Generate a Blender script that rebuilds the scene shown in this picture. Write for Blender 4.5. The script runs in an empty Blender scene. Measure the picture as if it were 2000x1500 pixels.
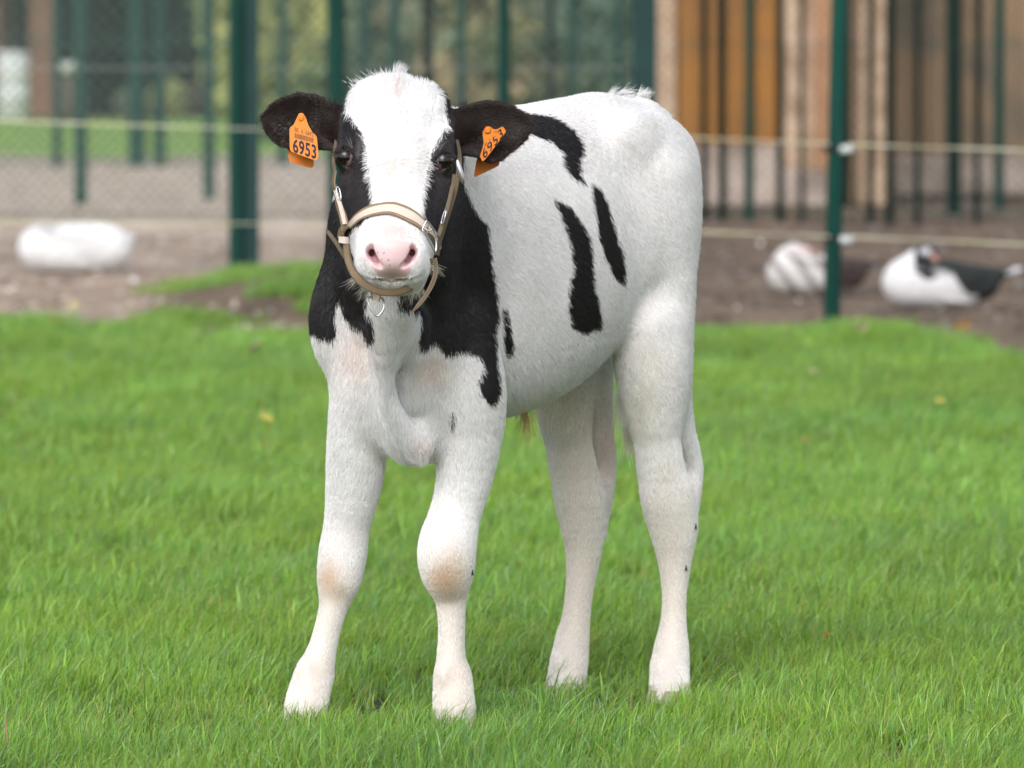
import bpy, math, random
import numpy as np
from mathutils import Vector, Matrix
from mathutils.bvhtree import BVHTree
rng=np.random.default_rng(7); random.seed(7)
sc=bpy.context.scene; COL=sc.collection
# ------------------------------------------------------------------ camera, sky, sun, exposure
FPX=13200.0; CAMH=1.1
_cam=bpy.data.cameras.new('camera'); cam=bpy.data.objects.new('camera',_cam); COL.objects.link(cam)
cam.location=(0,0,CAMH); cam.rotation_euler=(math.pi/2-math.atan(680/FPX),0,0)
_cam.sensor_width=36; _cam.lens=FPX/2000*36; _cam.clip_start=.1; _cam.clip_end=2000
_cam.dof.use_dof=True; _cam.dof.focus_distance=10.72; _cam.dof.aperture_fstop=8.0
sc.camera=cam
W=bpy.data.worlds.new('World'); sc.world=W; W.use_nodes=True
_n=W.node_tree.nodes; _l=W.node_tree.links; _bg=_n['Background']
_sky=_n.new('ShaderNodeTexSky'); _sky.sky_type='NISHITA'; _sky.sun_disc=False
SUN_EL=math.radians(40); SUN_AZ=math.radians(196)        # from behind the camera's left shoulder
_sky.sun_elevation=SUN_EL; _sky.sun_rotation=SUN_AZ; _sky.dust_density=3; _sky.air_density=1.0; _sky.ozone_density=1
_hs=_n.new('ShaderNodeHueSaturation'); _hs.inputs['Saturation'].default_value=.30; _hs.inputs['Value'].default_value=1.0
_l.new(_sky.outputs[0],_hs.inputs['Color']); _l.new(_hs.outputs[0],_bg.inputs[0]); _bg.inputs[1].default_value=.15
_sun=bpy.data.lights.new('sun','SUN'); _sun.energy=.75; _sun.angle=math.radians(48); _sun.color=(1,.98,.95)
so=bpy.data.objects.new('sun',_sun); COL.objects.link(so)
_sd=Vector((math.sin(SUN_AZ)*math.cos(SUN_EL),math.cos(SUN_AZ)*math.cos(SUN_EL),math.sin(SUN_EL)))
so.rotation_euler=(-_sd).to_track_quat('-Z','Y').to_euler()
sc.view_settings.view_transform='Standard'; sc.view_settings.look='None'; sc.view_settings.gamma=1
sc.view_settings.use_curve_mapping=False; sc.view_settings.exposure=.60
sc.render.engine='CYCLES'; sc.cycles.use_denoising=True
sc.cycles.max_bounces=7; sc.cycles.diffuse_bounces=5; sc.cycles.glossy_bounces=2; sc.cycles.transmission_bounces=3; sc.cycles.transparent_max_bounces=4
sc.cycles_curves.shape='RIBBONS'
# ------------------------------------------------------------------ helpers
def tag(o,label=None,cat=None,group=None,kind=None):
    if label: o['label']=label
    if cat: o['category']=cat
    if group: o['group']=group
    if kind: o['kind']=kind
    return o
def empty(name,loc,rz=0):
    o=bpy.data.objects.new(name,None); COL.objects.link(o); o.location=loc; o.rotation_euler=(0,0,rz); o.empty_display_size=.1
    return o
def mesh(name,V,F,mat,parent=None,smooth=True,loc=None,link=True):
    me=bpy.data.meshes.new(name); me.from_pydata([tuple(map(float,v)) for v in V],[],[tuple(map(int,f)) for f in F])
    if mat is not None:
        for m in (mat if isinstance(mat,(list,tuple)) else [mat]): me.materials.append(m)
    if smooth: me.polygons.foreach_set('use_smooth',[True]*len(me.polygons))
    o=bpy.data.objects.new(name,me)
    if link: COL.objects.link(o)
    if parent:
        o.parent=parent; o.matrix_parent_inverse=Matrix.Translation(parent.location).inverted() if parent.type=='EMPTY' and parent.rotation_euler[2]==0 else Matrix.Identity(4)
    if loc is not None: o.location=loc
    return o
def setcol(o,C,name='col'):
    a=o.data.color_attributes.new(name,'FLOAT_COLOR','POINT'); C=np.asarray(C,np.float32)
    if C.shape[1]==3: C=np.concatenate([C,np.ones((len(C),1),np.float32)],1)
    a.data.foreach_set('color',C.ravel())
def node(nt,t,**k):
    n=nt.nodes.new(t)
    for a,b in k.items():
        if a in n.inputs: n.inputs[a].default_value=b
        else: setattr(n,a,b)
    return n
def mat(name,col=(.5,.5,.5),rough=.7,metal=0,spec=.3,attr=None,noise=None,bump=None,trans=0,coat=0):
    """noise=(scale, amount, colour2[, detail]) mixes a second colour; bump=(scale,strength,distance)"""
    m=bpy.data.materials.new(name); m.use_nodes=True; nt=m.node_tree; b=nt.nodes['Principled BSDF']
    b.inputs['Base Color'].default_value=(*col,1); b.inputs['Roughness'].default_value=rough; b.inputs['Metallic'].default_value=metal
    b.inputs['Specular IOR Level'].default_value=spec; b.inputs['Coat Weight'].default_value=coat
    src=None
    tc=node(nt,'ShaderNodeTexCoord')
    if attr:
        a=node(nt,'ShaderNodeAttribute'); a.attribute_name=attr; src=a.outputs['Color']; nt.links.new(src,b.inputs['Base Color'])
    if noise:
        n=node(nt,'ShaderNodeTexNoise',Scale=noise[0],Detail=noise[3] if len(noise)>3 else 5.0); nt.links.new(tc.outputs['Object'],n.inputs['Vector'])
        r=node(nt,'ShaderNodeMapRange'); r.inputs[1].default_value=.38; r.inputs[2].default_value=.66; nt.links.new(n.outputs[0],r.inputs[0]); r.inputs[4].default_value=noise[1]
        mx=node(nt,'ShaderNodeMix',data_type='RGBA'); mx.inputs[6].default_value=(*col,1); mx.inputs[7].default_value=(*noise[2],1)
        if src: nt.links.new(src,mx.inputs[6])
        nt.links.new(r.outputs[0],mx.inputs[0]); nt.links.new(mx.outputs[2],b.inputs['Base Color'])
    if bump:
        n=node(nt,'ShaderNodeTexNoise',Scale=bump[0],Detail=4.0); nt.links.new(tc.outputs['Object'],n.inputs['Vector'])
        bp=node(nt,'ShaderNodeBump',Strength=bump[1],Distance=bump[2]); nt.links.new(n.outputs[0],bp.inputs['Height']); nt.links.new(bp.outputs[0],b.inputs['Normal'])
    if trans:
        t=node(nt,'ShaderNodeBsdfTranslucent'); ms=node(nt,'ShaderNodeMixShader'); ms.inputs[0].default_value=trans
        o=nt.nodes['Material Output']; nt.links.new(b.outputs[0],ms.inputs[1]); nt.links.new(t.outputs[0],ms.inputs[2]); nt.links.new(ms.outputs[0],o.inputs[0])
        s=b.inputs['Base Color']
        if s.links: nt.links.new(s.links[0].from_socket,t.inputs[0])
        else: t.inputs[0].default_value=(*col,1)
    return m
def box(c,s,rz=0):
    """vertices and faces of a box centred at c"""
    x,y,z=[v/2 for v in s]; V=np.array([(i*x,j*y,k*z) for k in (-1,1) for i,j in ((-1,-1),(1,-1),(1,1),(-1,1))],float)
    if rz: V=V@np.array([[math.cos(rz),math.sin(rz),0],[-math.sin(rz),math.cos(rz),0],[0,0,1]])
    return V+np.array(c),[(3,2,1,0),(4,5,6,7),(0,1,5,4),(1,2,6,5),(2,3,7,6),(3,0,4,7)]
def join(L):
    V=[];F=[];n=0
    for v,f in L: V.append(np.asarray(v,float)); F+= [tuple(i+n for i in q) for q in f]; n+=len(v)
    return np.concatenate(V),F
def tube(pts,r,n=10,cap=True,closed=False):
    pts=np.array(pts,float); m=len(pts); r=np.full(m,r) if np.isscalar(r) else np.array(r,float)
    T=np.gradient(pts,axis=0) if not closed else np.roll(pts,-1,0)-np.roll(pts,1,0)
    T/=np.linalg.norm(T,axis=1,keepdims=True)+1e-12
    up=np.array([0,-1,0.]) if abs(T[0][1])<.8 else np.array([1,0,0.])
    V=[]
    for p,t,q in zip(pts,T,r):
        a=np.cross(t,up); a/=np.linalg.norm(a)+1e-12; b=np.cross(t,a); up=-b if False else up
        for k in range(n):
            th=2*math.pi*k/n; V.append(p+q*(a*math.cos(th)+b*math.sin(th)))
    F=[]
    for i in range(m if closed else m-1):
        j=(i+1)%m
        for k in range(n): F.append((i*n+k,i*n+(k+1)%n,j*n+(k+1)%n,j*n+k))
    if cap and not closed: F.append(tuple(range(n))[::-1]); F.append(tuple((m-1)*n+k for k in range(n)))
    return np.array(V),F
def lathe(prof,n=20):
    V=[];F=[]
    for r,z in prof:
        for k in range(n): t=2*math.pi*k/n; V.append((r*math.cos(t),r*math.sin(t),z))
    m=len(prof)
    for i in range(m-1):
        for k in range(n): F.append((i*n+k,i*n+(k+1)%n,(i+1)*n+(k+1)%n,(i+1)*n+k))
    F.append(tuple(range(n))[::-1]); F.append(tuple((m-1)*n+k for k in range(n)))
    return np.array(V),F
def _h(ix,iy,iz,s):
    x=(ix*374761393+iy*668265263+iz*2147483647+s*1274126177)&0xffffffff
    x=((x^(x>>13))*1274126177)&0xffffffff; x=x^(x>>16)
    return (x&0xffff)/65535.0
def vnoise(p,scale,seed=0):
    p=np.asarray(p,float)*scale+100.0; i=np.floor(p).astype(np.int64); f=p-i; f=f*f*(3-2*f); out=0
    for a in (0,1):
        for b in (0,1):
            for c in (0,1):
                w=(f[:,0] if a else 1-f[:,0])*(f[:,1] if b else 1-f[:,1])*(f[:,2] if c else 1-f[:,2])
                out=out+w*_h(i[:,0]+a,i[:,1]+b,i[:,2]+c,seed)
    return out            # 0..1
def fbm(p,scale,seed=0,o=3):
    return sum(vnoise(p,scale*2**k,seed+k)*.5**k for k in range(o))/sum(.5**k for k in range(o))
def inpoly(x,y,poly):
    poly=np.array(poly,float); r=np.zeros(len(x),bool); n=len(poly)
    for i in range(n):
        x1,y1=poly[i]; x2,y2=poly[(i+1)%n]
        if y1==y2: continue
        c=((y1>y)!=(y2>y))&(x<(x2-x1)*(y-y1)/(y2-y1)+x1); r^=c
    return r
def G(px,py):
    """ground point seen at a photograph pixel"""
    Y=FPX*CAMH/(py-70.0); return P(px,py,Y)
F_PX=13200.0; CAM_H=1.1; Y0=70.0
PITCH=math.atan((750-Y0)/F_PX)
cp,sp=math.cos(PITCH),math.sin(PITCH)
def P(px,py,Y):
    u=px-1000.0; v=750.0-py
    dy=F_PX*cp+v*sp; dz=-F_PX*sp+v*cp
    t=Y/dy
    return np.array([u*t,Y,CAM_H+dz*t])
def proj(p):
    p=np.asarray(p,float); x=p[...,0]; y=p[...,1]; z=p[...,2]-CAM_H
    f=y*cp-z*sp; u=y*sp+z*cp
    return 1000+F_PX*x/f, 750-F_PX*u/f
def nrm(v):
    v=np.asarray(v,float); return v/np.linalg.norm(v)
# ---------------------------------------------------------------- distance field of the calf
OPS=[]
def add(fn,lo,hi,k,mode='u',tag='b'): OPS.append((fn,np.array(lo,float),np.array(hi,float),k,mode,tag))
def rc(p1,p2,r1,r2,k=.03,mode='u',tag='b'):
    p1=np.asarray(p1,float);p2=np.asarray(p2,float)
    ab=p2-p1; L2=max(1e-9,float(ab@ab))
    def fn(X,Y,Z):
        x=X-p1[0];y=Y-p1[1];z=Z-p1[2]
        t=np.clip((x*ab[0]+y*ab[1]+z*ab[2])/L2,0,1)
        return np.sqrt((x-t*ab[0])**2+(y-t*ab[1])**2+(z-t*ab[2])**2)-(r1+(r2-r1)*t)
    m=max(r1,r2)
    add(fn,np.minimum(p1,p2)-m,np.maximum(p1,p2)+m,k,mode,tag)
def chain(pts,k=.03,tag='b',sub=5,flat=None):
    """one smooth tapering limb through (point, radius) knots"""
    p=np.array([np.append(q[0],q[1]) for q in pts],float); n=len(p)
    if n>2:
        o=[]
        for i in range(n-1):
            p0=p[max(i-1,0)];p1=p[i];p2=p[i+1];p3=p[min(i+2,n-1)]
            for j in range(sub):
                t=j/sub; o.append(.5*(2*p1+(p2-p0)*t+(2*p0-5*p1+4*p2-p3)*t*t+(3*p1-p0-3*p2+p3)*t**3))
        o.append(p[-1]); p=np.array(o)
    def fn(X,Y,Z):
        D=None
        for a,b in zip(p[:-1],p[1:]):
            ab=b[:3]-a[:3]; L2=max(1e-9,float(ab@ab))
            x=X-a[0];y=Y-a[1];z=Z-a[2]
            t=np.clip((x*ab[0]+y*ab[1]+z*ab[2])/L2,0,1)
            d=np.sqrt((x-t*ab[0])**2+(y-t*ab[1])**2+(z-t*ab[2])**2)-(a[3]+(b[3]-a[3])*t)
            D=d if D is None else np.minimum(D,d)
        return D
    m=p[:,3].max()
    add(fn,p[:,:3].min(0)-m,p[:,:3].max(0)+m,k,'u',tag)
def ell(c,r,ax=None,k=.03,mode='u',tag='b'):
    c=np.asarray(c,float); r=np.asarray(r,float); A=np.eye(3) if ax is None else np.array(ax,float)
    def fn(X,Y,Z):
        x=X-c[0];y=Y-c[1];z=Z-c[2]
        u=(x*A[0,0]+y*A[0,1]+z*A[0,2]);v=(x*A[1,0]+y*A[1,1]+z*A[1,2]);w=(x*A[2,0]+y*A[2,1]+z*A[2,2])
        q=np.sqrt((u/r[0])**2+(v/r[1])**2+(w/r[2])**2)+1e-6
        return np.sqrt(u*u+v*v+w*w+1e-9)*(1-1/q)*np.where(q<1,1,1) if False else np.maximum(np.sqrt(u*u+v*v+w*w+1e-9)*(1-1/q),-r.min())
    ext=np.sqrt((A.T**2)@(r**2))
    add(fn,c-ext,c+ext,k,mode,tag)
HEAD_ANG=math.radians(39)
FW=np.array([-math.sin(HEAD_ANG),-math.cos(HEAD_ANG),0]); LF=np.array([math.cos(HEAD_ANG),-math.sin(HEAD_ANG),0]); UP=np.array([0,0,1.])
ORG=np.array([-.018,11.23,0])
def B(a,b,z): return ORG+FW*a+LF*b+UP*z
def loft(O,A,Bx,N,st,k,p=2.2,tag='b',lo=None,hi=None,egg=.0):
    """sections along A at O; lateral Bx; normal N.  st rows: s, halfwidth, top(N), bottom(N), lateral shift, exponent"""
    st=np.array(st,float); s_=st[:,0]
    def fn(X,Y,Z):
        x=X-O[0];y=Y-O[1];z=Z-O[2]
        s=x*A[0]+y*A[1]+z*A[2]; b=x*Bx[0]+y*Bx[1]+z*Bx[2]; n=x*N[0]+y*N[1]+z*N[2]
        s=s.astype(np.float32)
        sc=np.clip(s,s_[0],s_[-1])
        w=np.interp(sc,s_,st[:,1]); t=np.interp(sc,s_,st[:,2]); bo=np.interp(sc,s_,st[:,3]); sh=np.interp(sc,s_,st[:,4])
        c=(t+bo)/2; h=(t-bo)/2
        v=n-c; u=b-sh
        w=w*(1-egg*np.clip(v/h,-1,1))
        q=((np.abs(u)/w)**p+(np.abs(v)/h)**p)**(1/p)+1e-6
        rr=np.sqrt(u*u+v*v)+1e-6
        d=rr*(1-1/q)
        d=np.maximum(d,-np.minimum(w,h))
        e=np.abs(s-sc)
        return np.where(e>0,np.sqrt(np.maximum(d,0)**2+e*e)+np.minimum(d,0)*0,d)
    add(fn,lo,hi,k,'u',tag)
def build_ops():
    # smooth station interpolation helper
    def smooth(st,n=60):
        st=np.array(st,float); s=np.linspace(st[0,0],st[-1,0],n); out=[s]
        for c in range(1,st.shape[1]):
            y=st[:,c]; x=st[:,0]; m=np.gradient(y,x)
            i=np.clip(np.searchsorted(x,s)-1,0,len(x)-2); h=x[i+1]-x[i]; t=(s-x[i])/h
            out.append((2*t**3-3*t**2+1)*y[i]+(t**3-2*t**2+t)*h*m[i]+(-2*t**3+3*t**2)*y[i+1]+(t**3-t**2)*h*m[i+1])
        return np.array(out).T
    tr=[(-.418,.012,.88,.84,0),(-.408,.042,.912,.80,0),(-.385,.070,.948,.75,0),(-.34,.099,.985,.69,0),(-.27,.118,1.004,.60,0),(-.18,.131,.997,.53,0),(-.05,.150,.984,.482,0),(.08,.146,.978,.463,0),(.18,.128,.972,.455,0),(.25,.110,.955,.47,0),(.295,.094,.90,.50,0),(.333,.066,.84,.54,0),(.355,.02,.76,.62,0)]
    loft(ORG,FW,LF,UP,smooth(tr),.03,p=2.15,lo=[-.45,10.7,.4],hi=[.45,11.8,1.05],egg=.10)
    # shoulders, forearm masses
    for s,(sx) in ((1,.0),(-1,.0)):
        ell(B(.24,s*.085,.74),(.085,.05,.17),[FW,LF,UP],.05)
        ell(B(.305,s*.088,.635),(.062,.045,.085),[FW,LF,UP],.05)     # point of shoulder
    for s in (1,-1):
        ell(B(-.235,s*.096,.932),(.045,.024,.032),[FW,LF,UP],.07)
        ell(B(-.375,s*.058,.90),(.04,.035,.04),[FW,LF,UP],.06)
        ell(B(-.32,s*.082,.79),(.095,.055,.16),[FW,LF,UP],.07)
    ell(B(-.385,0,.955),(.045,.03,.035),[FW,LF,UP],.06)             # tail head
    # tail
    tl=[(B(-.425,0,.955),.022),(B(-.448,0,.90),.019),(B(-.452,0,.80),.016),(B(-.448,-.005,.68),.013),(B(-.44,-.012,.56),.011)]
    chain(tl,.012)
    # brisket and dewlap
    ell(B(.300,-.002,.565),(.055,.075,.10),[FW,LF,UP],.05)
    ell(P(800,790,10.99),(.060,.062,.090),None,.06)
    ell(P(815,845,10.965),(.030,.035,.040),None,.04)
    # legs : (px,py,Y, r px)
    def leg(rows,k=.035):
        """rows: px, py, lateral place b in the body frame, radius px -- the depth follows from b"""
        pts=[]
        for px,py,b,r in rows:
            m=(px-1000)/F_PX; Y=(b-.777*.018-.629*11.23)/(.777*m-.629)
            pts.append((P(px,py,Y),r*Y/F_PX))
        chain(pts,k)
    leg([(728,640,-.06,56),(716,760,-.05,68),(701,850,-.06,61),(690,950,-.075,53),(678,1020,-.09,45),(670,1075,-.098,47),(663,1125,-.10,44),(652,1180,-.102,29),(638,1235,-.108,26),(626,1280,-.114,30),(614,1318,-.12,38),(603,1355,-.115,41),(595,1400,-.108,45),(594,1425,-.105,45)])
    leg([(905,650,.105,60),(917,760,.115,70),(918,850,.11,62),(903,950,.10,52),(887,1010,.095,50),(874,1065,.098,57),(873,1110,.098,53),(880,1165,.095,32),(882,1225,.095,26),(881,1280,.095,28),(884,1325,.098,37),(886,1365,.105,41),(888,1415,.108,45),(888,1445,.108,45)])
    leg([(1268,640,.085,76),(1275,720,.088,74),(1280,790,.09,60),(1283,850,.09,46),(1291,915,.09,46),(1303,970,.09,52),(1315,1035,.09,46),(1318,1095,.09,33),(1317,1160,.092,24),(1315,1220,.094,26),(1311,1270,.098,35),(1308,1315,.108,38),(1308,1375,.135,43),(1308,1412,.14,43)],.035)
    leg([(1098,640,-.085,72),(1098,720,-.085,66),(1103,800,-.088,55),(1110,860,-.09,45),(1121,920,-.09,46),(1134,980,-.09,50),(1140,1070,-.09,36),(1133,1140,-.092,28),(1126,1200,-.094,27),(1117,1255,-.098,34),(1110,1305,-.094,37),(1105,1355,-.09,43),(1104,1380,-.09,43)],.035)
    for s_,rows in ((1,[(1338,860,.088,25),(1346,905,.088,25),(1342,960,.088,26),(1330,1030,.09,28)]),(-1,[(1172,860,-.09,25),(1178,905,-.088,25),(1172,965,-.088,26),(1156,1035,-.09,28)])):
        pts=[(B(-.30,s_*.072,.86),.075),(B(-.322,s_*.078,.72),.066),(B(-.325,s_*.082,.60),.056),(B(-.340,s_*.085,.51),.042),(B(-.362,s_*.088,.44),.031)]
        for px,py,b,r in rows[1:]:
            m=(px-1000)/F_PX; Y=(b-.777*.018-.629*11.23)/(.777*m-.629); pts.append((P(px,py,Y),r*Y/F_PX))
        chain(pts,.016)
    # carpal and fetlock bones under the skin
    for px,py,Y_ in ((690,1080,11.06),(651,1078,11.06),(898,1085,10.97),(850,1085,10.97)): ell(P(px,py,Y_),(.012,.02,.024),None,.015)
    for px,py,b_ in ((1290,1300,.10),(1329,1300,.10),(1093,1290,-.095),(1128,1290,-.095),(868,1320,.098),(901,1320,.098),(598,1312,-.12),(632,1318,-.12)):
        m=(px-1000)/F_PX; Y=(b_-.777*.018-.629*11.23)/(.777*m-.629); ell(P(px,py,Y),(.012,.020,.020),None,.015)
    # neck
    ell_ax=None
    n0=B(.20,0,.86); n1=P(790,300,10.83)
    rc(B(.17,0,.88),P(797,250,10.86),.083,.062,.06)
    rc(B(.24,0,.78),P(790,360,10.80),.097,.072,.06)
    rc(B(.265,0,.70),P(775,450,10.76),.092,.062,.05)
    # dewlap ridge
    dl=[(P(764,600,10.80),.042),(P(758,650,10.82),.034),(P(750,700,10.845),.024),(P(748,745,10.86),.018),(P(760,795,10.878),.017),(P(787,840,10.905),.018),(P(818,874,10.925),.019)]
    chain(dl,.022)
    chain([(P(795,640,10.86),.034),(P(800,700,10.885),.022),(P(806,770,10.91),.014)],.03)
    ell(P(812,700,10.955),(.055,.040,.085),None,.05)
    # head
    poll=P(778,160,10.76); nose=P(765,548,10.53)
    hd=nrm(nose-poll); L=np.linalg.norm(nose-poll)
    roll=math.radians(3)
    hl=np.array([math.cos(roll),0,-math.sin(roll)]); hl=nrm(hl-hd*(hl@hd)); hn=np.cross(hl,hd)
    if hn[1]>0: hn=-hn
    H=dict(poll=poll,hd=hd,hl=hl,hn=hn,L=L)
    global HF; HF=H
    st=[(-.034,.030,-.035,-.06,0),(-.022,.056,-.016,-.09,0),(.0,.0715,.000,-.11,0),(.03,.0790,.008,-.13,0),(.07,.0845,.012,-.15,0),(.11,.0865,.010,-.160,0),(.15,.0860,.005,-.165,0),(.19,.0810,.000,-.160,0),(.23,.0715,-.004,-.150,0),(.27,.062,-.006,-.130,0),(.305,.050,-.006,-.11,0),(.335,.046,-.010,-.095,0),(.355,.040,-.022,-.08,0),(.365,.012,-.045,-.06,0)]
    st=[(s*L/.385,w,t,b,h) for s,w,t,b,h in st]
    lo=np.minimum(poll,nose)-.14; hi=np.maximum(poll,nose)+.14
    loft(poll,hd,hl,hn,smooth(st),.02,p=2.5,tag='h',lo=lo,hi=hi,egg=.12)
    def Hh(s,b,n): return poll+hd*s+hl*b+hn*n
    H['at']=Hh
    ax=[hd,hl,hn]
    # brow ridges above the eyes, cheeks, nostril wings, chin, poll bump
    for s in (1,-1):
        ell(Hh(.105,s*.076,-.024),(.034,.014,.022),ax,.03,tag='h')
        ell(Hh(.185,s*.060,-.085),(.07,.022,.05),ax,.04,tag='h')
        ell(Hh(.02,s*.050,-.045),(.03,.026,.035),ax,.03,tag='h')
    I=np.eye(3); e=lambda x,y,Y,r,k=.018: ell(P(x,y,Y),r,I,k,tag='h')
    e(766,500,10.617,(.0525,.080,.046),.03)
    e(730,518,10.585,(.024,.040,.024),.022); e(802,520,10.585,(.024,.040,.024),.022)
    e(765,503,10.568,(.034,.036,.026),.014)
    e(765,480,10.570,(.040,.034,.016),.025)
    e(768,543,10.612,(.030,.048,.017),.012)
    e(713,498,10.566,(.009,.022,.019),.014); e(818,500,10.566,(.009,.022,.019),.014)
    return H
EARS=[]
def ears(H):
    # each ear: base point, tip point, camera-facing normal
    for side,(base,tip,hw,cup,rollv) in enumerate([((676,243,10.81),(511,230,10.84),.050,.016,.10),((880,250,10.81),(1040,244,10.84),.052,.016,-.12)]):
        b=P(*base); t=P(*tip); u=nrm(t-b); L=np.linalg.norm(t-b)
        n=nrm(np.array([0,-1,.10])); n=nrm(n-u*(u@n)); v=np.cross(n,u)
        if v[2]<0: v=-v
        E=dict(b=b,u=u,v=v,n=n,L=L,side=side); EARS.append(E)
        if side==0:
            top=[(0,.024),(.1,.026),(.2,.030),(.27,.037),(.38,.0425),(.56,.044),(.74,.035),(.84,.027),(.91,.019),(.965,.009),(1,.0)]
            bot=[(0,.040),(.16,.042),(.28,.043),(.5,.045),(.72,.043),(.82,.036),(.91,.024),(.965,.011),(1,.0)]
        else:
            top=[(0,.024),(.1,.027),(.26,.037),(.45,.041),(.6,.038),(.755,.031),(.87,.020),(.94,.012),(1,.0)]
            bot=[(0,.038),(.1,.042),(.26,.047),(.45,.058),(.57,.055),(.68,.045),(.79,.035),(.905,.022),(.98,.008),(1,0)]
        top=np.array(top);bot=np.array(bot)
        def fn(X,Y,Z,b=b,u=u,v=v,n=n,L=L,top=top,bot=bot):
            x=X-b[0];y=Y-b[1];z=Z-b[2]
            s=x*u[0]+y*u[1]+z*u[2]; q=x*v[0]+y*v[1]+z*v[2]; w=x*n[0]+y*n[1]+z*n[2]
            sn=s/L; sc=np.clip(sn,0,1)
            ht=np.interp(sc,top[:,0],top[:,1]); hb=np.interp(sc,bot[:,0],bot[:,1])
            mid=(ht-hb)/2; hh=(ht+hb)/2+1e-4
            qq=(q-mid)/hh
            cupd=.034*(1-.7*sc)           # cup depth, deeper at the base
            w0=-cupd*(1-np.clip(qq*qq,0,1.4)) +.004
            th=.0052+.002*(1-sc)
            e=np.maximum((np.abs(q-mid)-hh)*.8,np.maximum(-s-.02,s-L))+th
            return np.sqrt((np.abs(w-w0)*.85)**2+np.maximum(e,0)**2)-th
        pts=np.array([b-.07,b+.07,t-.06,t+.06])
        add(fn,pts.min(0),pts.max(0),.010,'u','e')
        # root bulb joining ear and skull
        rc(H['at'](.055,(-1 if side==0 else 1)*.062,-.07),b+u*.012-n*.018,.030,.026,.025,tag='e')
def carve(H):
    Hh=H['at']; ax=[H['hd'],H['hl'],H['hn']]
    for s,(x,y) in ((-1,(675,307)),(1,(866,314))):
        Ys=surfY(x,y); c=P(x,y,Ys+.0175); H['eye%d'%s]=c
        a,b={-1:((668.5,299),(681,314)),1:((873.5,306),(860,320))}[s]
        m=((a[0]+b[0])/2,(a[1]+b[1])/2)
        # swelling of the lids round the ball, then the slit between them
        ell(P(x-s*2,y,Ys+.014),(.0195,.019,.022),np.eye(3),.010,tag='h')
        Yl=surfY(x,y)
        rc(P(a[0],a[1],Yl),P(b[0],b[1],Yl),.0122,.0108,.003,'s','h')
        rc(P(b[0],b[1],Yl),P(b[0]-s*6,b[1]+5,Yl),.0055,.0030,.003,'s','h')
        c[1]=Yl+.0162
    for s in (1,-1):
        cx=765.5
        q=[(s*42,484,.003,.0062),(s*40,492,.006,.0078),(s*34,502,.007,.0074),(s*28,511,.006,.0060),(s*22,518,.003,.0040)]
        chain([(P(cx+a,b,surfY(cx+a,b)+d),r) for a,b,d,r in q],.005,tag='h'); OPS[-1]=OPS[-1][:4]+('s','h')
        Yn=surfY(cx+s*37,496); Ym=surfY(cx+s*30,508); chain([(P(cx+s*30,507,Ym-.001),.0052),(P(cx+s*36,504,Ym+.014),.0050)],.003,tag='h'); OPS[-1]=OPS[-1][:4]+('s','h')
        chain([(P(cx+s*38,494,Yn-.002),.0060),(P(cx+s*39,494,Yn+.008),.0060),(P(cx+s*42,493,Yn+.028),.0055)],.004,tag='h'); OPS[-1]=OPS[-1][:4]+('s','h')
    m=[(708,537),(722,542),(735,544.5),(750,546),(766,546.5),(783,546),(797,544.5),(810,541),(824,535)]
    m=[P(x,y,surfY(x,y)+.001) for x,y in m]
    for a,b in zip(m[:-1],m[1:]): rc(a,b,.0032,.0032,.004,'s','h')
def surfY(px,py,y0=10.40,y1=12.2,n=1800):
    ys=np.linspace(y0,y1,n); p=np.array([P(px,py,y) for y in (y0,y1)])
    t=(ys-y0)/(y1-y0); q=p[0]+(p[1]-p[0])*t[:,None]
    D=evalops(q[:,0],q[:,1],q[:,2]); i=np.argmax(D<0)
    return float(ys[i])
def evalops(X,Y,Z,tags=None,idx=None):
    D=np.full(np.broadcast(X,Y,Z).shape,1.0,np.float32)
    for fn,lo,hi,k,mode,tag in OPS:
        if tags and tag not in tags: continue
        d=fn(X,Y,Z).astype(np.float32)
        if mode=='u':
            h=np.maximum(k-np.abs(D-d),0)/k; D=np.minimum(D,d)-h*h*k*.25
        else:
            d=-d; h=np.maximum(k-np.abs(D-d),0)/k; D=np.maximum(D,d)+h*h*k*.25
    return D
def axis(segs):
    out=[]
    for lo,hi,st in segs:
        n=max(1,int(round((hi-lo)/st))); out.append(lo+(hi-lo)*np.arange(n)/n)
    out.append([segs[-1][1]]); return np.concatenate(out).astype(np.float32)
def grid_field(c,f):
    xs=axis([(-.42,.05,f),(.05,.40,c)])
    ys=axis([(10.44,10.90,f),(10.90,12.0,c)])
    zs=axis([(-.055,.64,c),(.64,1.06,f)])
    D=np.full((len(xs),len(ys),len(zs)),1.0,np.float32)
    for fn,lo,hi,k,mode,tag in OPS:
        pad=k+.012
        i0,i1=np.searchsorted(xs,[lo[0]-pad,hi[0]+pad]); j0,j1=np.searchsorted(ys,[lo[1]-pad,hi[1]+pad]); l0,l1=np.searchsorted(zs,[lo[2]-pad,hi[2]+pad])
        if i1<=i0 or j1<=j0 or l1<=l0: continue
        X=xs[i0:i1,None,None];Y=ys[None,j0:j1,None];Z=zs[None,None,l0:l1]
        d=fn(X,Y,Z).astype(np.float32); S=D[i0:i1,j0:j1,l0:l1]
        if mode=='u':
            h=np.maximum(k-np.abs(S-d),0)/k; S[...]=np.minimum(S,d)-h*h*k*.25
        else:
            d=-d; h=np.maximum(k-np.abs(S-d),0)/k; S[...]=np.maximum(S,d)+h*h*k*.25
    return xs,ys,zs,D
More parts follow.
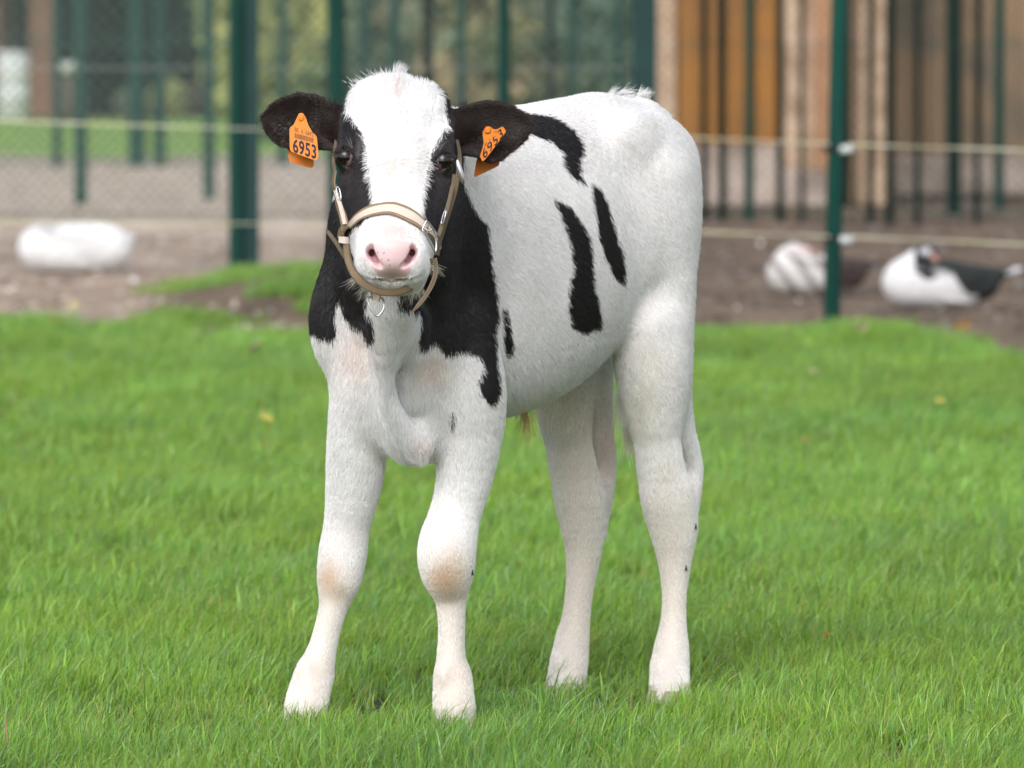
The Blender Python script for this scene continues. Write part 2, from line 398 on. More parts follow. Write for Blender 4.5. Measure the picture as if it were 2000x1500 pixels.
def surface_nets(xs,ys,zs,D):
    nx,ny,nz=D.shape; s=D<0
    ids=[];pts=[];quads=[]
    stride=(ny*nz,nz,1)
    C=(xs,ys,zs)
    for ax in range(3):
        sl0=[slice(None)]*3; sl1=[slice(None)]*3; sl0[ax]=slice(0,-1); sl1[ax]=slice(1,None)
        ch=np.argwhere(s[tuple(sl0)]!=s[tuple(sl1)])
        o1,o2=[a for a in range(3) if a!=ax]
        n=D.shape
        ok=(ch[:,o1]>0)&(ch[:,o2]>0)&(ch[:,o1]<n[o1]-1)&(ch[:,o2]<n[o2]-1); ch=ch[ok]
        c2=ch.copy(); c2[:,ax]+=1
        d0=D[ch[:,0],ch[:,1],ch[:,2]]; d1=D[c2[:,0],c2[:,1],c2[:,2]]
        t=d0/(d0-d1)
        p=np.stack([C[a][ch[:,a]] for a in range(3)],1).astype(np.float64)
        p[:,ax]+=t*(C[ax][c2[:,ax]]-C[ax][ch[:,ax]])
        base=ch@np.array(stride)
        cc=[base-stride[o1]-stride[o2],base-stride[o2],base,base-stride[o1]]
        for c in cc: ids.append(c); pts.append(p)
        q=np.stack(cc,1); flip=(d0<0)
        if ax==1: flip=~flip
        q[~flip]=q[~flip][:,::-1]
        quads.append(q)
    ids=np.concatenate(ids);pts=np.concatenate(pts)
    u,inv=np.unique(ids,return_inverse=True)
    cnt=np.bincount(inv); V=np.stack([np.bincount(inv,pts[:,a])/cnt for a in range(3)],1)
    Q=np.searchsorted(u,np.concatenate(quads))
    return V,Q
def relax(V,Q,it=2,lam=.5):
    n=len(V)
    e=np.concatenate([Q[:,[0,1]],Q[:,[1,2]],Q[:,[2,3]],Q[:,[3,0]]]); e=np.concatenate([e,e[:,::-1]])
    deg=np.bincount(e[:,0],minlength=n)
    for i in range(it):
        for l in (lam,-lam*.96) if i%1==0 else (lam,):
            M=np.stack([np.bincount(e[:,0],V[e[:,1],a],minlength=n)/deg for a in range(3)],1)
            V=V+l*(M-V)
    return V
def normals(V,Q):
    n=np.cross(V[Q[:,2]]-V[Q[:,0]],V[Q[:,3]]-V[Q[:,1]])
    N=np.stack([np.bincount(Q.ravel(),np.repeat(n[:,a],4),minlength=len(V)) for a in range(3)],1)
    return N/(np.linalg.norm(N,axis=1,keepdims=True)+1e-12)
def build(c=.0042,f=.0022):
    OPS.clear();EARS.clear()
    H=build_ops(); ears(H); carve(H)
    V,Q=surface_nets(*grid_field(c,f))
    V=relax(V,Q,3)
    return H,V,Q,normals(V,Q)
# ------------------------------------------------------------------ the place: ground, yard, lawn
M_soil=mat('soil',(.18,.125,.088),.95,noise=(1.6,1,(.085,.062,.045),9.),bump=(9,.6,.03))
def lawn_edge(X):
    """distance at which the lawn ends, for a sideways place X"""
    X=np.asarray(X,float)
    base=np.interp(X,[-4,-2.1,-1.6,-1.3,-.55,.6,1.05,1.35,1.65,3],[25.6,25.4,25.2,25.0,24.9,24.4,24.3,24.1,23.1,22.9])
    return base+.35*np.sin(X*7.3+1)+.25*np.sin(X*17.1)
def terrain(x,y):
    x=np.asarray(x,float);y=np.asarray(y,float)
    p=np.stack([x,y,np.zeros_like(x)],-1).reshape(-1,3)
    z=-.026+(fbm(p,.8,3)-.5).reshape(x.shape)*.05*np.clip((y-13)/6,0,1)
    z=z+.13*np.exp(-((x+.84)/.50)**2-((y-28.2)/1.5)**2)+.06*np.exp(-((x-1.24)/.22)**2-((y-23.8)/.8)**2)+.03*np.exp(-((x+1.85)/.2)**2-((y-25.3)/.6)**2)
    return z
def sheet(name,xs,ys,zf,m,dz=0,kind='structure'):
    X,Y=np.meshgrid(xs,ys,indexing='ij'); Z=zf(X,Y)+dz; V=np.stack([X,Y,Z],-1).reshape(-1,3); n=len(ys)
    i,j=np.meshgrid(np.arange(len(xs)-1),np.arange(n-1),indexing='ij'); a=(i*n+j).ravel()
    F=np.stack([a,a+n,a+n+1,a+1],1)
    return tag(mesh(name,V,F,m),kind=kind)
xs=np.concatenate([[-900,-200,-60,-25,-12,-8],np.linspace(-6,6,121),[8,12,25,60,200,900]])
ys=np.concatenate([[-60,-10,0,4],np.linspace(6,40,341),np.linspace(40.5,120,80),[160,300,1500]])
sheet('ground',xs,ys,terrain,M_soil)
# pale gravel of the poultry yard, its own sheet over the soil
M_gravel=mat('gravel',(.54,.45,.37),.95,noise=(2.6,1,(.36,.285,.23),9.),bump=(40,.8,.02))
def yard(x0,x1,y0,y1,name,m,dz,wob=.4,nx=90,ny=60,ef=None):
    u=np.linspace(0,1,nx); v=np.linspace(0,1,ny); U,Vv=np.meshgrid(u,v,indexing='ij'); X=x0+(x1-x0)*U
    e0=y0+wob*np.sin(X*2.1)+wob*.5*np.sin(X*5.7+1)+(ef(X) if ef else 0); Y=e0+(y1-e0)*Vv**1.5
    Z=terrain(X,Y)+dz; V=np.stack([X,Y,Z],-1).reshape(-1,3); i,j=np.meshgrid(np.arange(nx-1),np.arange(ny-1),indexing='ij'); a=(i*ny+j).ravel()
    return tag(mesh(name,V,np.stack([a,a+ny,a+ny+1,a+1],1),m),kind='structure')
M_yard_dirt=mat('trodden_earth',(.40,.31,.245),.95,noise=(3.0,1,(.19,.135,.10),9.),bump=(30,.8,.02))
yard(-9,.35,25.6,45,'yard_earth',M_yard_dirt,.004,wob=.2,ef=lambda X:3.2/(1+np.exp(-(X+1.42)/.05)))
yard(-12,.7,37.5,66,'gravel',M_gravel,.008,wob=.8)
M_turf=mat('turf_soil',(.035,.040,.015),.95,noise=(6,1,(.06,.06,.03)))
M_farturf=mat('far_turf',(.19,.34,.05),.9,noise=(1.5,1,(.24,.36,.08)))
yard(-30,1.5,63,91,'far_lawn',M_farturf,.012,wob=.6)
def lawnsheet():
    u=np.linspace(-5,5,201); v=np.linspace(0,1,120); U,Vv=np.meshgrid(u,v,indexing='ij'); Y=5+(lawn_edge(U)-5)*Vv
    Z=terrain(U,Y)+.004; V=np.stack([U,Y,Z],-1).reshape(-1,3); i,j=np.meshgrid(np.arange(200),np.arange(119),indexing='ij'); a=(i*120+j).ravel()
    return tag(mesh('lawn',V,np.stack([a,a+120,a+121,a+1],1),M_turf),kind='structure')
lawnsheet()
# ------------------------------------------------------------------ grass: many small tufts, one object
def blade_mat():
    m=bpy.data.materials.new('grass_blade'); m.use_nodes=True; nt=m.node_tree; b=nt.nodes['Principled BSDF']
    a=node(nt,'ShaderNodeAttribute'); a.attribute_name='col'
    t=node(nt,'ShaderNodeAttribute'); t.attribute_name='tint'; t.attribute_type='INSTANCER'
    mx=node(nt,'ShaderNodeMix',data_type='RGBA',blend_type='MULTIPLY'); mx.inputs[0].default_value=1
    nt.links.new(a.outputs['Color'],mx.inputs[6]); nt.links.new(t.outputs['Color'],mx.inputs[7])
    nt.links.new(mx.outputs[2],b.inputs['Base Color']); b.inputs['Roughness'].default_value=.34; b.inputs['Specular IOR Level'].default_value=.6
    tr=node(nt,'ShaderNodeBsdfTranslucent'); nt.links.new(mx.outputs[2],tr.inputs[0])
    ms=node(nt,'ShaderNodeMixShader'); ms.inputs[0].default_value=.38; nt.links.new(b.outputs[0],ms.inputs[1]); nt.links.new(tr.outputs[0],ms.inputs[2]); nt.links.new(ms.outputs[0],nt.nodes['Material Output'].inputs[0])
    return m
M_blade=blade_mat()
def tuft(nb,rad,hmin,hmax,wid,seed,seg=3):
    r=np.random.default_rng(seed); n=nb
    big=r.random(n)<.05
    th=r.random(n)*6.283; rr=rad*np.sqrt(r.random(n)); bx=rr*np.cos(th); by=rr*np.sin(th)
    h=hmin+(hmax-hmin)*r.beta(2.2,2.2,n); long=r.random(n)<.07; h[long]*=1.55
    la=r.normal(.25,1.3,n); lean=np.abs(r.normal(.50,.36,n))        # most blades lie over towards +x
    flat=r.random(n)<.14; lean[flat]+=.8; lean[long]+=.45
    dx=np.cos(la); dy=np.sin(la)*.8
    w=wid*(.45+.85*r.random(n)); w[big]*=1.9; h[big]*=1.15; fa=r.random(n)*3.14; wx=np.cos(fa); wy=np.sin(fa)
    V=np.zeros((n,2*seg+1,3)); 
    for k in range(seg+1):
        t=k/seg; ang=lean*t*1.15
        # arc position
        s=h*t; px=bx+dx*s*np.sin(ang*.75); py=by+dy*s*np.sin(ang*.75); pz=s*np.cos(ang*.75)-.004
        ww=w*(1-t**1.6)*.5
        if k<seg:
            V[:,2*k]=np.stack([px-wx*ww,py-wy*ww,pz],1); V[:,2*k+1]=np.stack([px+wx*ww,py+wy*ww,pz],1)
        else: V[:,2*seg]=np.stack([px,py,pz],1)
    F=[]; o=np.arange(n)*(2*seg+1)
    quads=[np.stack([o+2*k,o+2*k+1,o+2*k+3,o+2*k+2],1) for k in range(seg-1)]
    tris=np.stack([o+2*seg-2,o+2*seg-1,o+2*seg],1)
    me=bpy.data.meshes.new('grass_tuft'); F=[tuple(q) for Q in quads for q in Q.tolist()]+[tuple(q) for q in tris.tolist()]
    me.from_pydata(V.reshape(-1,3).tolist(),[],F); me.materials.append(M_blade)
    base=np.array([.225,.43,.052]); c=np.tile(base,(n,1))*(.50+.85*r.random((n,1)))
    blue=r.random(n)<.22; c[blue]=np.array([.24,.42,.15])*(.8+.5*r.random((blue.sum(),1)))
    yel=r.random(n)<.15; c[yel]=np.array([.32,.43,.07])*(.8+.4*r.random((yel.sum(),1)))
    dry=r.random(n)<.03; c[dry]=np.array([.42,.33,.13])*(.7+.5*r.random((dry.sum(),1)))
    C=np.repeat(c[:,None,:],2*seg+1,1); t=np.array([k//2/seg for k in range(2*seg)]+[1.0]); C=C*(.85+.25*t)[None,:,None]  # blade roots darkened in the colour, painting in the shade low in the sward
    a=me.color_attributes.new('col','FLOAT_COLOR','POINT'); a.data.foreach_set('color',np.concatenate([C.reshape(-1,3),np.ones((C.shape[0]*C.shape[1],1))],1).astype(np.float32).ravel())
    me.polygons.foreach_set('use_smooth',[True]*len(me.polygons))
    return bpy.data.objects.new('grass_tuft',me)
def scatter(name,pts,rot,scl,tint,idx,srcs,label,cat='grass'):
    coll=bpy.data.collections.new(name+'_tufts')
    for s in srcs: coll.objects.link(s)
    me=bpy.data.meshes.new(name); me.from_pydata(pts.tolist(),[],[])
    for nm,ty,d,key in (('rot','FLOAT_VECTOR',rot,'vector'),('scl','FLOAT_VECTOR',scl,'vector'),('tint','FLOAT_COLOR',np.concatenate([tint,np.ones((len(tint),1))],1),'color')):
        a=me.attributes.new(nm,ty,'POINT'); a.data.foreach_set(key,np.asarray(d,np.float32).ravel())
    a=me.attributes.new('idx','INT','POINT'); a.data.foreach_set('value',np.asarray(idx,np.int32))
    o=bpy.data.objects.new(name,me); COL.objects.link(o)
    ng=bpy.data.node_groups.new(name,'GeometryNodeTree'); ng.interface.new_socket('Geometry',in_out='INPUT',socket_type='NodeSocketGeometry'); ng.interface.new_socket('Geometry',in_out='OUTPUT',socket_type='NodeSocketGeometry')
    N=ng.nodes; L=ng.links; gi=N.new('NodeGroupInput'); go=N.new('NodeGroupOutput')
    m2p=N.new('GeometryNodeMeshToPoints'); iop=N.new('GeometryNodeInstanceOnPoints'); ci=N.new('GeometryNodeCollectionInfo'); ci.inputs[0].default_value=coll; ci.inputs['Separate Children'].default_value=True; ci.inputs['Reset Children'].default_value=True
    def na(nm,t):
        x=N.new('GeometryNodeInputNamedAttribute'); x.data_type=t; x.inputs[0].default_value=nm; return x.outputs[0]
    L.new(gi.outputs[0],m2p.inputs[0]); L.new(m2p.outputs[0],iop.inputs['Points']); L.new(ci.outputs[0],iop.inputs['Instance']); iop.inputs['Pick Instance'].default_value=True
    e2r=N.new('FunctionNodeEulerToRotation'); L.new(na('rot','FLOAT_VECTOR'),e2r.inputs[0])
    L.new(na('idx','INT'),iop.inputs['Instance Index']); L.new(e2r.outputs[0],iop.inputs['Rotation']); L.new(na('scl','FLOAT_VECTOR'),iop.inputs['Scale']); L.new(iop.outputs[0],go.inputs[0])
    md=o.modifiers.new('grass','NODES'); md.node_group=ng
    return tag(o,label,cat,kind='stuff')
HOOVES=[]
def lawn_grass():
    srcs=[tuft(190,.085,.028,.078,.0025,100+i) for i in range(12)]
    bands=[(9.2,13.0,.0072),(13.0,18.0,.011),(18.0,28.3,.017)]     # tuft spacing area per band
    P_=[];A=[]
    for y0,y1,area in bands:
        wx=lambda y: y*1000/FPX+.8
        n=int((y1-y0)*2*wx((y0+y1)/2)/area)
        y=rng.uniform(y0,y1,n); x=rng.uniform(-1,1,n)*wx(y1); k=(np.abs(x)<wx(y))&(y<lawn_edge(x)-.05+.25*rng.random(n)); x=x[k];y=y[k]
        P_.append(np.stack([x,y,np.zeros_like(x)],1)); A.append(np.full(len(x),area))
    # the clumps on the mound and along the ragged lawn edge
    for cx,cy,sx,sy,n in ((-1.02,28.9,.30,.45,170),(-.62,29.4,.22,.4,80),(-.80,27.3,.16,.16,60),(-1.28,26.2,.12,.3,60),(-.50,25.6,.24,.3,110),(-.66,26.6,.10,.2,30),(-1.88,25.6,.13,.45,70),(1.24,23.9,.20,.45,150),(.75,24.8,.25,.3,50),(1.85,22.8,.3,.3,50),(-1.5,25.5,.1,.2,24)):
        p=rng.normal(0,1,(n,2)).clip(-1.7,1.7)*.6; P_.append(np.stack([cx+p[:,0]*sx*1.6,cy+p[:,1]*sy*1.6,np.zeros(n)],1)); A.append(np.full(n,.02))
    p=np.concatenate(P_); A=np.concatenate(A)
    # bare earth on the face of the mound
    nz=fbm(p,3.1,91)
    bare=((p[:,0]+.98)/.45)**2+((p[:,1]-26.3)/1.25)**2<.75+.7*nz
    bare|=((p[:,0]+.52)/.16)**2+((p[:,1]-27.9)/.6)**2<1
    bare|=(p[:,1]>24.6)&(nz>.585)&(p[:,0]<.6); bare|=(p[:,1]>26.8)&(fbm(p,2.6,17)>.52)&(p[:,0]<.3)
    keepm=np.zeros(len(p),bool)
    for cx,cy,rx,ry in ((-.80,27.3,.16,.22),(-1.28,26.2,.1,.25),(-.66,26.6,.09,.2)): keepm|=((p[:,0]-cx)/rx)**2+((p[:,1]-cy)/ry)**2<1
    bare&=~keepm
    keep=~bare|(rng.random(len(p))<.12)
    p=p[keep];A=A[keep]
    p[:,2]=terrain(p[:,0],p[:,1])+.003
    for hx,hy in HOOVES:
        k=(p[:,0]-hx)**2+((p[:,1]-hy))**2>.030**2; p=p[k];A=A[k]
    n=len(p); big=fbm(p,1.7,21); mid=fbm(p,5.5,31); 
    hgt=.80+.36*mid+.15*(big-.5)
    far=np.interp(p[:,1],[9,14,28],[1,1.0,1.15])
    edge=np.clip((lawn_edge(p[:,0])-p[:,1])/.6,0,1); hgt*=(.75+.25*edge)
    for hx,hy in HOOVES:
        d=np.hypot(p[:,0]-hx,p[:,1]-hy); hgt*=np.where(d<.10,.62,np.where(d<.25,.85,1))
    sz=hgt*far*rng.uniform(.85,1.15,n); wxy=far*np.interp(p[:,1],[9,13,18,28],[1,1.15,1.35,1.6])
    scl=np.stack([wxy,wxy,sz],1)
    rot=np.stack([rng.normal(0,.08,n),rng.normal(0,.08,n)+ (fbm(p,2.3,77)-.5)*.45,rng.normal(0,.35,n)],1)
    t=.92+.40*(fbm(p*np.array([1,.4,1]),1.6,41)-.5)+.22*(mid-.5); hue=(fbm(p,2.6,51)-.5)
    tint=np.stack([t*(1+.30*hue),t*(1+.02*hue),t*(1-.55*hue)],1)*1.08
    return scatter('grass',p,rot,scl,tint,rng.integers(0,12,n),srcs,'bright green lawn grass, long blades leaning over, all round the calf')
# ------------------------------------------------------------------ fences and posts
M_post=mat('green_post_paint',(.012,.105,.088),.42,spec=.5,noise=(5,.35,(.02,.14,.12)))
M_postd=mat('dark_green_post_paint',(.007,.034,.033),.6,spec=.25,noise=(5,.35,(.015,.07,.065)))
M_wire=mat('green_coated_wire',(.045,.095,.080),.5)
M_wireg=mat('galvanised_wire',(.36,.38,.37),.5,metal=.3)
def post_geo(r,h,square=False,depth=None):
    if square:
        V,F=join([box((0,0,h/2-.05),(2*r,depth or 2*r,h+.1)),box((0,0,h+.012),(2*r+.008,(depth or 2*r)+.008,.02))]); return V,F
    return lathe([(r,-.12),(r,h),(r+.004,h+.001),(r+.004,h+.018),(r*.6,h+.034)],16)
def chainlink(x0,x1,y,h,d,r,skew=0.0,horiz=True):
    """woven diamonds: every wire a zigzag strand is simplified to its two diagonal families, slightly apart in depth"""
    L=[]
    for fam in (1,-1):
        n=int((x1-x0+h)/d)+2
        for k in range(n):
            a=x0-h+k*d if fam==1 else x0+k*d
            # line from (a,0) to (a+fam*h,h), clipped to the panel
            t0,t1=0.0,h
            xa=lambda t:a+fam*t
            if fam==1: t0=max(t0,x0-a); t1=min(t1,x1-a)
            else: t0=max(t0,a-x1); t1=min(t1,a-x0)
            if t1-t0<.02: continue
            yy=lambda x:y+skew*(x-x0)
            p=np.array([[xa(t0),yy(xa(t0))+fam*r,t0],[xa(t1),yy(xa(t1))+fam*r,t1]])
            L.append(tube(p,r,3,cap=False))
    if horiz:
        for z in (.03,h*.5,h-.02): L.append(tube([[x0,y,z],[x1,y+skew*(x1-x0),z]],r*1.3,4,cap=False))
    return join(L)
def fence(label,Y,h,posts,mesh_x=None,d=.06,r=.0016,name='wire_fence',wire=None):
    root=empty(name,(0,Y,0)); tag(root,label,'fence')
    for p in posts:
        px,w=p[0],p[1]; sq=len(p)>2 and p[2]; m=M_postd if len(p)>3 and p[3] else M_post
        yy=Y+(p[4] if len(p)>4 else 0)
        x=(px-1000)*yy/FPX; rad=w*yy/FPX/2
        V,F=post_geo(rad,h+.05,bool(sq),rad*1.3 if sq else None); V=V+np.array([x,yy,float(terrain(np.array([x]),np.array([yy]))[0])])
        mesh('post',V,F,m,root,smooth=not sq)
    for a in (mesh_x or []):
        V,F=chainlink(a[0]*Y/FPX-1000*Y/FPX,a[1]*Y/FPX-1000*Y/FPX,Y+.05,h,d,r)
        o=mesh('chain_link',V,F,wire or M_wire,root,smooth=False); o['kind']='stuff'
    return root
def fences():
    fence('nearest green wire fence with the thick double post left of the calf',31.6,1.9,[(460,27),(485,42,True,True,.06),(657,36),(984,26),(1259,46,True,True)],[(-120,1262)],.075,.0015,wire=M_wireg)
    fence('green wire fence of the poultry run with thin posts before the brick hut',40.5,2.1,[(158,26,0,0,4.5),(408,24,0,0,6.0),(770,20),(836,22,0,1),(1076,13,0,1),(1206,17),(1376,15,0,1),(1411,17,0,1),(1463,19),(1524,16,0,1),(1700,15,0,1),(1737,18,0,1),(1566,11,0,1),(1792,13,0,1),(1908,12,0,1),(1863,28,0,1,2),(1951,20,0,0,3)],[(-200,700),(1270,2200)],.07,.0028)
    fence('farthest green fence of the run, its slim posts faint before the hedge',58,2.2,[(112,18),(268,34),(312,24),(553,20),(712,20),(900,22),(1118,18),(1440,12),(1826,26),(1990,18)],[(-200,1300)],.10,.004)
# ------------------------------------------------------------------ electric fence
M_tape=mat('white_polytape',(.66,.65,.56),.6,noise=(9,.8,(.50,.48,.22)))
M_black=mat('black_plastic',(.015,.015,.018),.4)
M_ins=mat('clear_grey_insulator',(.55,.60,.60),.25,spec=.6)
def electric():
    Y=25.7; x=(1630-1000)*Y/FPX
    root=empty('electric_fence_post',(x,Y,0)); tag(root,'round green electric fence post at the lawn edge right of the calf','fence post')
    V,F=lathe([(.033,-.1),(.033,1.25),(.036,1.252),(.036,1.27),(.02,1.285)],20); V[:,0]+=(V[:,2]-.45)*.024; mesh('pole',V+np.array([x,Y,0]),F,M_post,root)
    for py in (292,468):
        z=P(1630,py,Y)[2]
        V,F=join([box((x-.034,Y-.02,z+.008),(.022,.03,.034)),box((x,Y-.034,z+.004),(.075,.01,.016))]); mesh('clamp',V,F,M_black,root)
        V,F=lathe([(.006,0),(.016,.004),(.017,.02),(.011,.026),(.016,.033),(.014,.047),(.006,.052)],14)
        V=np.stack([V[:,2],V[:,0],V[:,1]],1); mesh('insulator',V+np.array([x+.018,Y-.034,z]),F,M_ins,root)
    def tape(pts,label):
        V=[];F=[]
        q=[]
        for (a,b),(c,d) in zip(pts[:-1],pts[1:]):
            for t in np.linspace(0,1,12,endpoint=False): q.append((a[0]+(c[0]-a[0])*t,a[1]+(c[1]-a[1])*t,b+(d-b)*t))
        q.append((pts[-1][0][0],pts[-1][0][1],pts[-1][1]))
        q=np.array([P(u,v,w) for u,v,w in q]); n=len(q); wv=np.linspace(0,9,n)
        for i,p in enumerate(q):
            h=.0024*abs(math.cos(wv[i]*.6))+.0014
            for dy,dz in ((-.0008,-h),(.0008,-h),(.0008,h),(-.0008,h)): V.append(p+np.array([0,dy,dz]))
        for i in range(n-1):
            for k in range(4): F.append((i*4+k,i*4+(k+1)%4,i*4+4+(k+1)%4,i*4+4+k))
        return tag(mesh('fence_tape',V,F,M_tape,smooth=False),label,'electric tape')
    tape([((-120,232),27.5),((620,256),26.9),((1280,266),26.2),((1620,281),25.64)],'upper pale electric fence tape running left behind the calf to the insulator')
    tape([((-120,432),27.5),((620,438),26.9),((1370,453),26.0),((1620,462),25.64)],'lower pale electric fence tape running left behind the calf')
    tape([((1655,282),25.64),((2150,298),24.4)],'upper white electric fence tape right of the green post')
    tape([((1655,462),25.64),((2150,484),24.4)],'lower white electric fence tape right of the green post')
# ------------------------------------------------------------------ brick hut, shed, left building
M_brick=mat('pale_brick',(.54,.40,.29),.9,noise=(7,1,(.31,.20,.13),8.))
M_brickr=mat('orange_brick',(.42,.235,.13),.9,noise=(5,1,(.34,.18,.10)))
M_plinth=mat('stained_whitewash',(.50,.42,.37),.9,noise=(4,1,(.26,.20,.17),7.))
M_orange=mat('orange_door_boards',(.36,.155,.028),.8,noise=(2.5,1,(.25,.12,.04),6.))
M_brown=mat('weathered_brown_boards',(.36,.24,.145),.85,noise=(2.5,1,(.18,.15,.12),7.))
M_roof=mat('roof_dark',(.09,.08,.075),.8)
def X(px,Y): return (px-1000)*Y/FPX
def Zp(py,Y): return float(P(1000,py,Y)[2])
def hut():
    Y=44.0; x0,x1=X(1283,Y),X(1738,Y); zg=0; h=2.6
    root=empty('brick_hut',((x0+x1)/2,Y,0)); tag(root,'pale brick hut with orange board door behind the fence','building')
    wz=Zp(330,Y)
    d0,d1=X(1318,Y),X(1520,Y); dz=Zp(283,Y); g0,g1=X(1645,Y),X(1680,Y)
    # wall pieces round the door and the gap, with depth
    parts=[box(((x0+d0)/2,Y+.15,h/2),(d0-x0,.3,h)),box(((d1+g0)/2,Y+.15,h/2),(g0-d1,.3,h)),box(((g1+x1)/2,Y+.15,h/2),(x1-g1,.3,h)),box(((d0+d1)/2,Y+.15,(2.25+h)/2),(d1-d0,.3,h-2.25)),box(((g0+g1)/2,Y+.15,2.45),(g1-g0,.3,.3)),
           box((x0+.12,Y+1.8,h/2),(.24,3.0,h)),box((x1-.12,Y+1.8,h/2),(.24,3.0,h)),box(((x0+x1)/2,Y+3.4,h/2),(x1-x0,.24,h))]
    V,F=join(parts); mesh('wall',V,F,M_brick,root,False)
    V,F=join([box(((x0+d0)/2,Y-.03,wz/2),(d0-x0,.06,wz)),box(((d1+g0)/2,Y-.03,wz/2),(g0-d1,.06,wz)),box(((d0+d1)/2,Y+.12,dz/2),(d1-d0-.01,.24,dz))]); mesh('plinth',V,F,M_plinth,root,False)
    o0,o1=X(1590,Y),X(1622,Y); V,F=box(((o0+o1)/2,Y-.04,wz+(h-wz)/2),(o1-o0,.09,h-wz)); mesh('pillar',V,F,M_brickr,root,False)
    door=empty('door',((d0+d1)/2,Y,0)); door.parent=root; door.matrix_parent_inverse=Matrix.Translation(root.location).inverted()
    nb=5; bw=(d1-d0-.02)/nb
    for k in range(nb):
        V,F=box((d0+.01+bw*(k+.5),Y+.08+.006*(k%2),(dz+2.24)/2+.004),(bw-.008,.03,2.24-dz)); mesh('board',V,F,M_orange,door,False)
    V,F=join([box(((x0+x1)/2,Y+1.8,h+.08),(x1-x0+.5,4.2,.12))]); mesh('roof',V,F,M_roof,root,False)
    # shed with weathered boards to its right
    Y=47.0; x0,x1=X(1742,Y),X(2230,Y)
    r2=empty('board_shed',((x0+x1)/2,Y,0)); tag(r2,'brown weathered board shed at the right edge behind the fence','shed')
    n=14; bw=(x1-x0)/n
    for k in range(n):
        V,F=box((x0+bw*(k+.5),Y+.012*(k%2),1.35),(bw-.012,.03,2.2)); mesh('board',V,F,M_brown,r2,False)
    V,F=join([box(((x0+x1)/2,Y+.05,.14),(x1-x0,.2,.28))]); mesh('sill',V,F,M_plinth,r2,False)
    V,F=join([box(((x0+x1)/2,Y+1.8,1.25),(x1-x0,3.2,2.4))]); mesh('wall',V,F,M_brown,r2,False)
    V,F=box(((x0+x1)/2,Y+1.7,2.6),(x1-x0+.4,4.2,.12)); mesh('roof',V,F,M_roof,r2,False)
    # low building far left with brick pier
    Y=92.0; x0,x1=X(-260,Y),X(112,Y)
    r3=empty('brick_outbuilding',((x0+x1)/2,Y,0)); tag(r3,'far reddish brick outbuilding in the top left corner','building')
    M_r=mat('red_brick',(.24,.13,.085),.9,noise=(3,1,(.17,.095,.07)))
    V,F=box(((x0+X(0,Y))/2,Y+1.5,1.5),(X(0,Y)-x0,3,3.0)); mesh('wall',V,F,M_r,r3,False)
    V,F=box((X(84,Y),Y,1.1),(X(108,Y)-X(60,Y),.35,2.2)); mesh('pier',V,F,M_r,r3,False)
    V,F=box(((x0+x1)/2,Y+1.4,2.35),(x1-x0,3.6,.9)); mesh('gable',V,F,mat('dim_boards',(.11,.10,.085),.9,noise=(2,1,(.16,.11,.08))),r3,False)
    V,F=box(((x0+x1)/2,Y+1.4,2.9),(x1-x0+.3,4.0,.2)); mesh('roof',V,F,M_roof,r3,False)
    V,F=box((X(30,Y)+.02,Y+2.9,1.0),(X(112,Y)-X(0,Y),.1,1.9)); mesh('back_wall',V,F,mat('dark_interior',(.04,.04,.035),.9),r3,False)
    Y=88.0
    V,F=lathe([(.19,0),(.205,.02),(.205,.28),(.215,.29),(.205,.30),(.205,.56),(.215,.57),(.205,.58),(.205,.84),(.19,.87),(.12,.875)],24)
    b=mesh('barrel',V,F,mat('white_plastic',(.66,.68,.70),.5,noise=(4,.6,(.5,.5,.48))),None); b.location=(X(26,Y),Y,.02); tag(b,'white plastic barrel standing by the far brick outbuilding','barrel')
    # white goose-house bucket on a short stump
    st=lathe([(.09,0),(.085,.40),(.07,.62)],12); s=mesh('tree_stump',st[0],st[1],mat('stump_bark',(.17,.13,.11),.9,noise=(9,1,(.11,.085,.07)))); s.location=(X(132,86),86,0); tag(s,'grey brown stump with a white bowl on top beyond the far turf','tree stump')
    V,F=lathe([(.08,0),(.16,.06),(.175,.14),(.165,.14),(.15,.07),(.05,.03)],20); b=mesh('bowl',V,F,mat('white_enamel',(.7,.71,.72),.4)); b.location=(X(132,86),86,.622); tag(b,'white bowl set on top of the far stump','bowl')
# ------------------------------------------------------------------ hedge, bushes, trees
def leaf_cloud(n,c,s,size,seed,flat=0):
    r=np.random.default_rng(seed); u=r.normal(0,1,(n,3)); u/=np.linalg.norm(u,axis=1,keepdims=True); rad=r.random(n)**.33
    p=u*rad[:,None]
    k=fbm(p*np.array(s),2.2/max(s)*2,seed)>.40; p=p[k]; p=p*np.array(s)+np.array(c); n=len(p)
    a=r.normal(0,1,(n,3)); a/=np.linalg.norm(a,axis=1,keepdims=True); b=np.cross(a,r.normal(0,1,(n,3))); b/=np.linalg.norm(b,axis=1,keepdims=True)
    sz=size*(.5+r.random((n,1))); a=a*sz; b=b*sz*.55
    V=np.stack([p-a,p+b*.8,p+a,p-b*.8],1).reshape(-1,3); F=np.arange(4*n).reshape(-1,4)
    return V,F,n,p
def foliage_mat(name,c1,c2):
    return mat(name,c1,.6,attr='col',trans=.5)
M_leaf=foliage_mat('leaves',(.08,.1,.04),(.1,.1,.05))
M_bark=mat('bark',(.13,.10,.075),.9,noise=(8,1,(.08,.06,.05)),bump=(20,.7,.02))
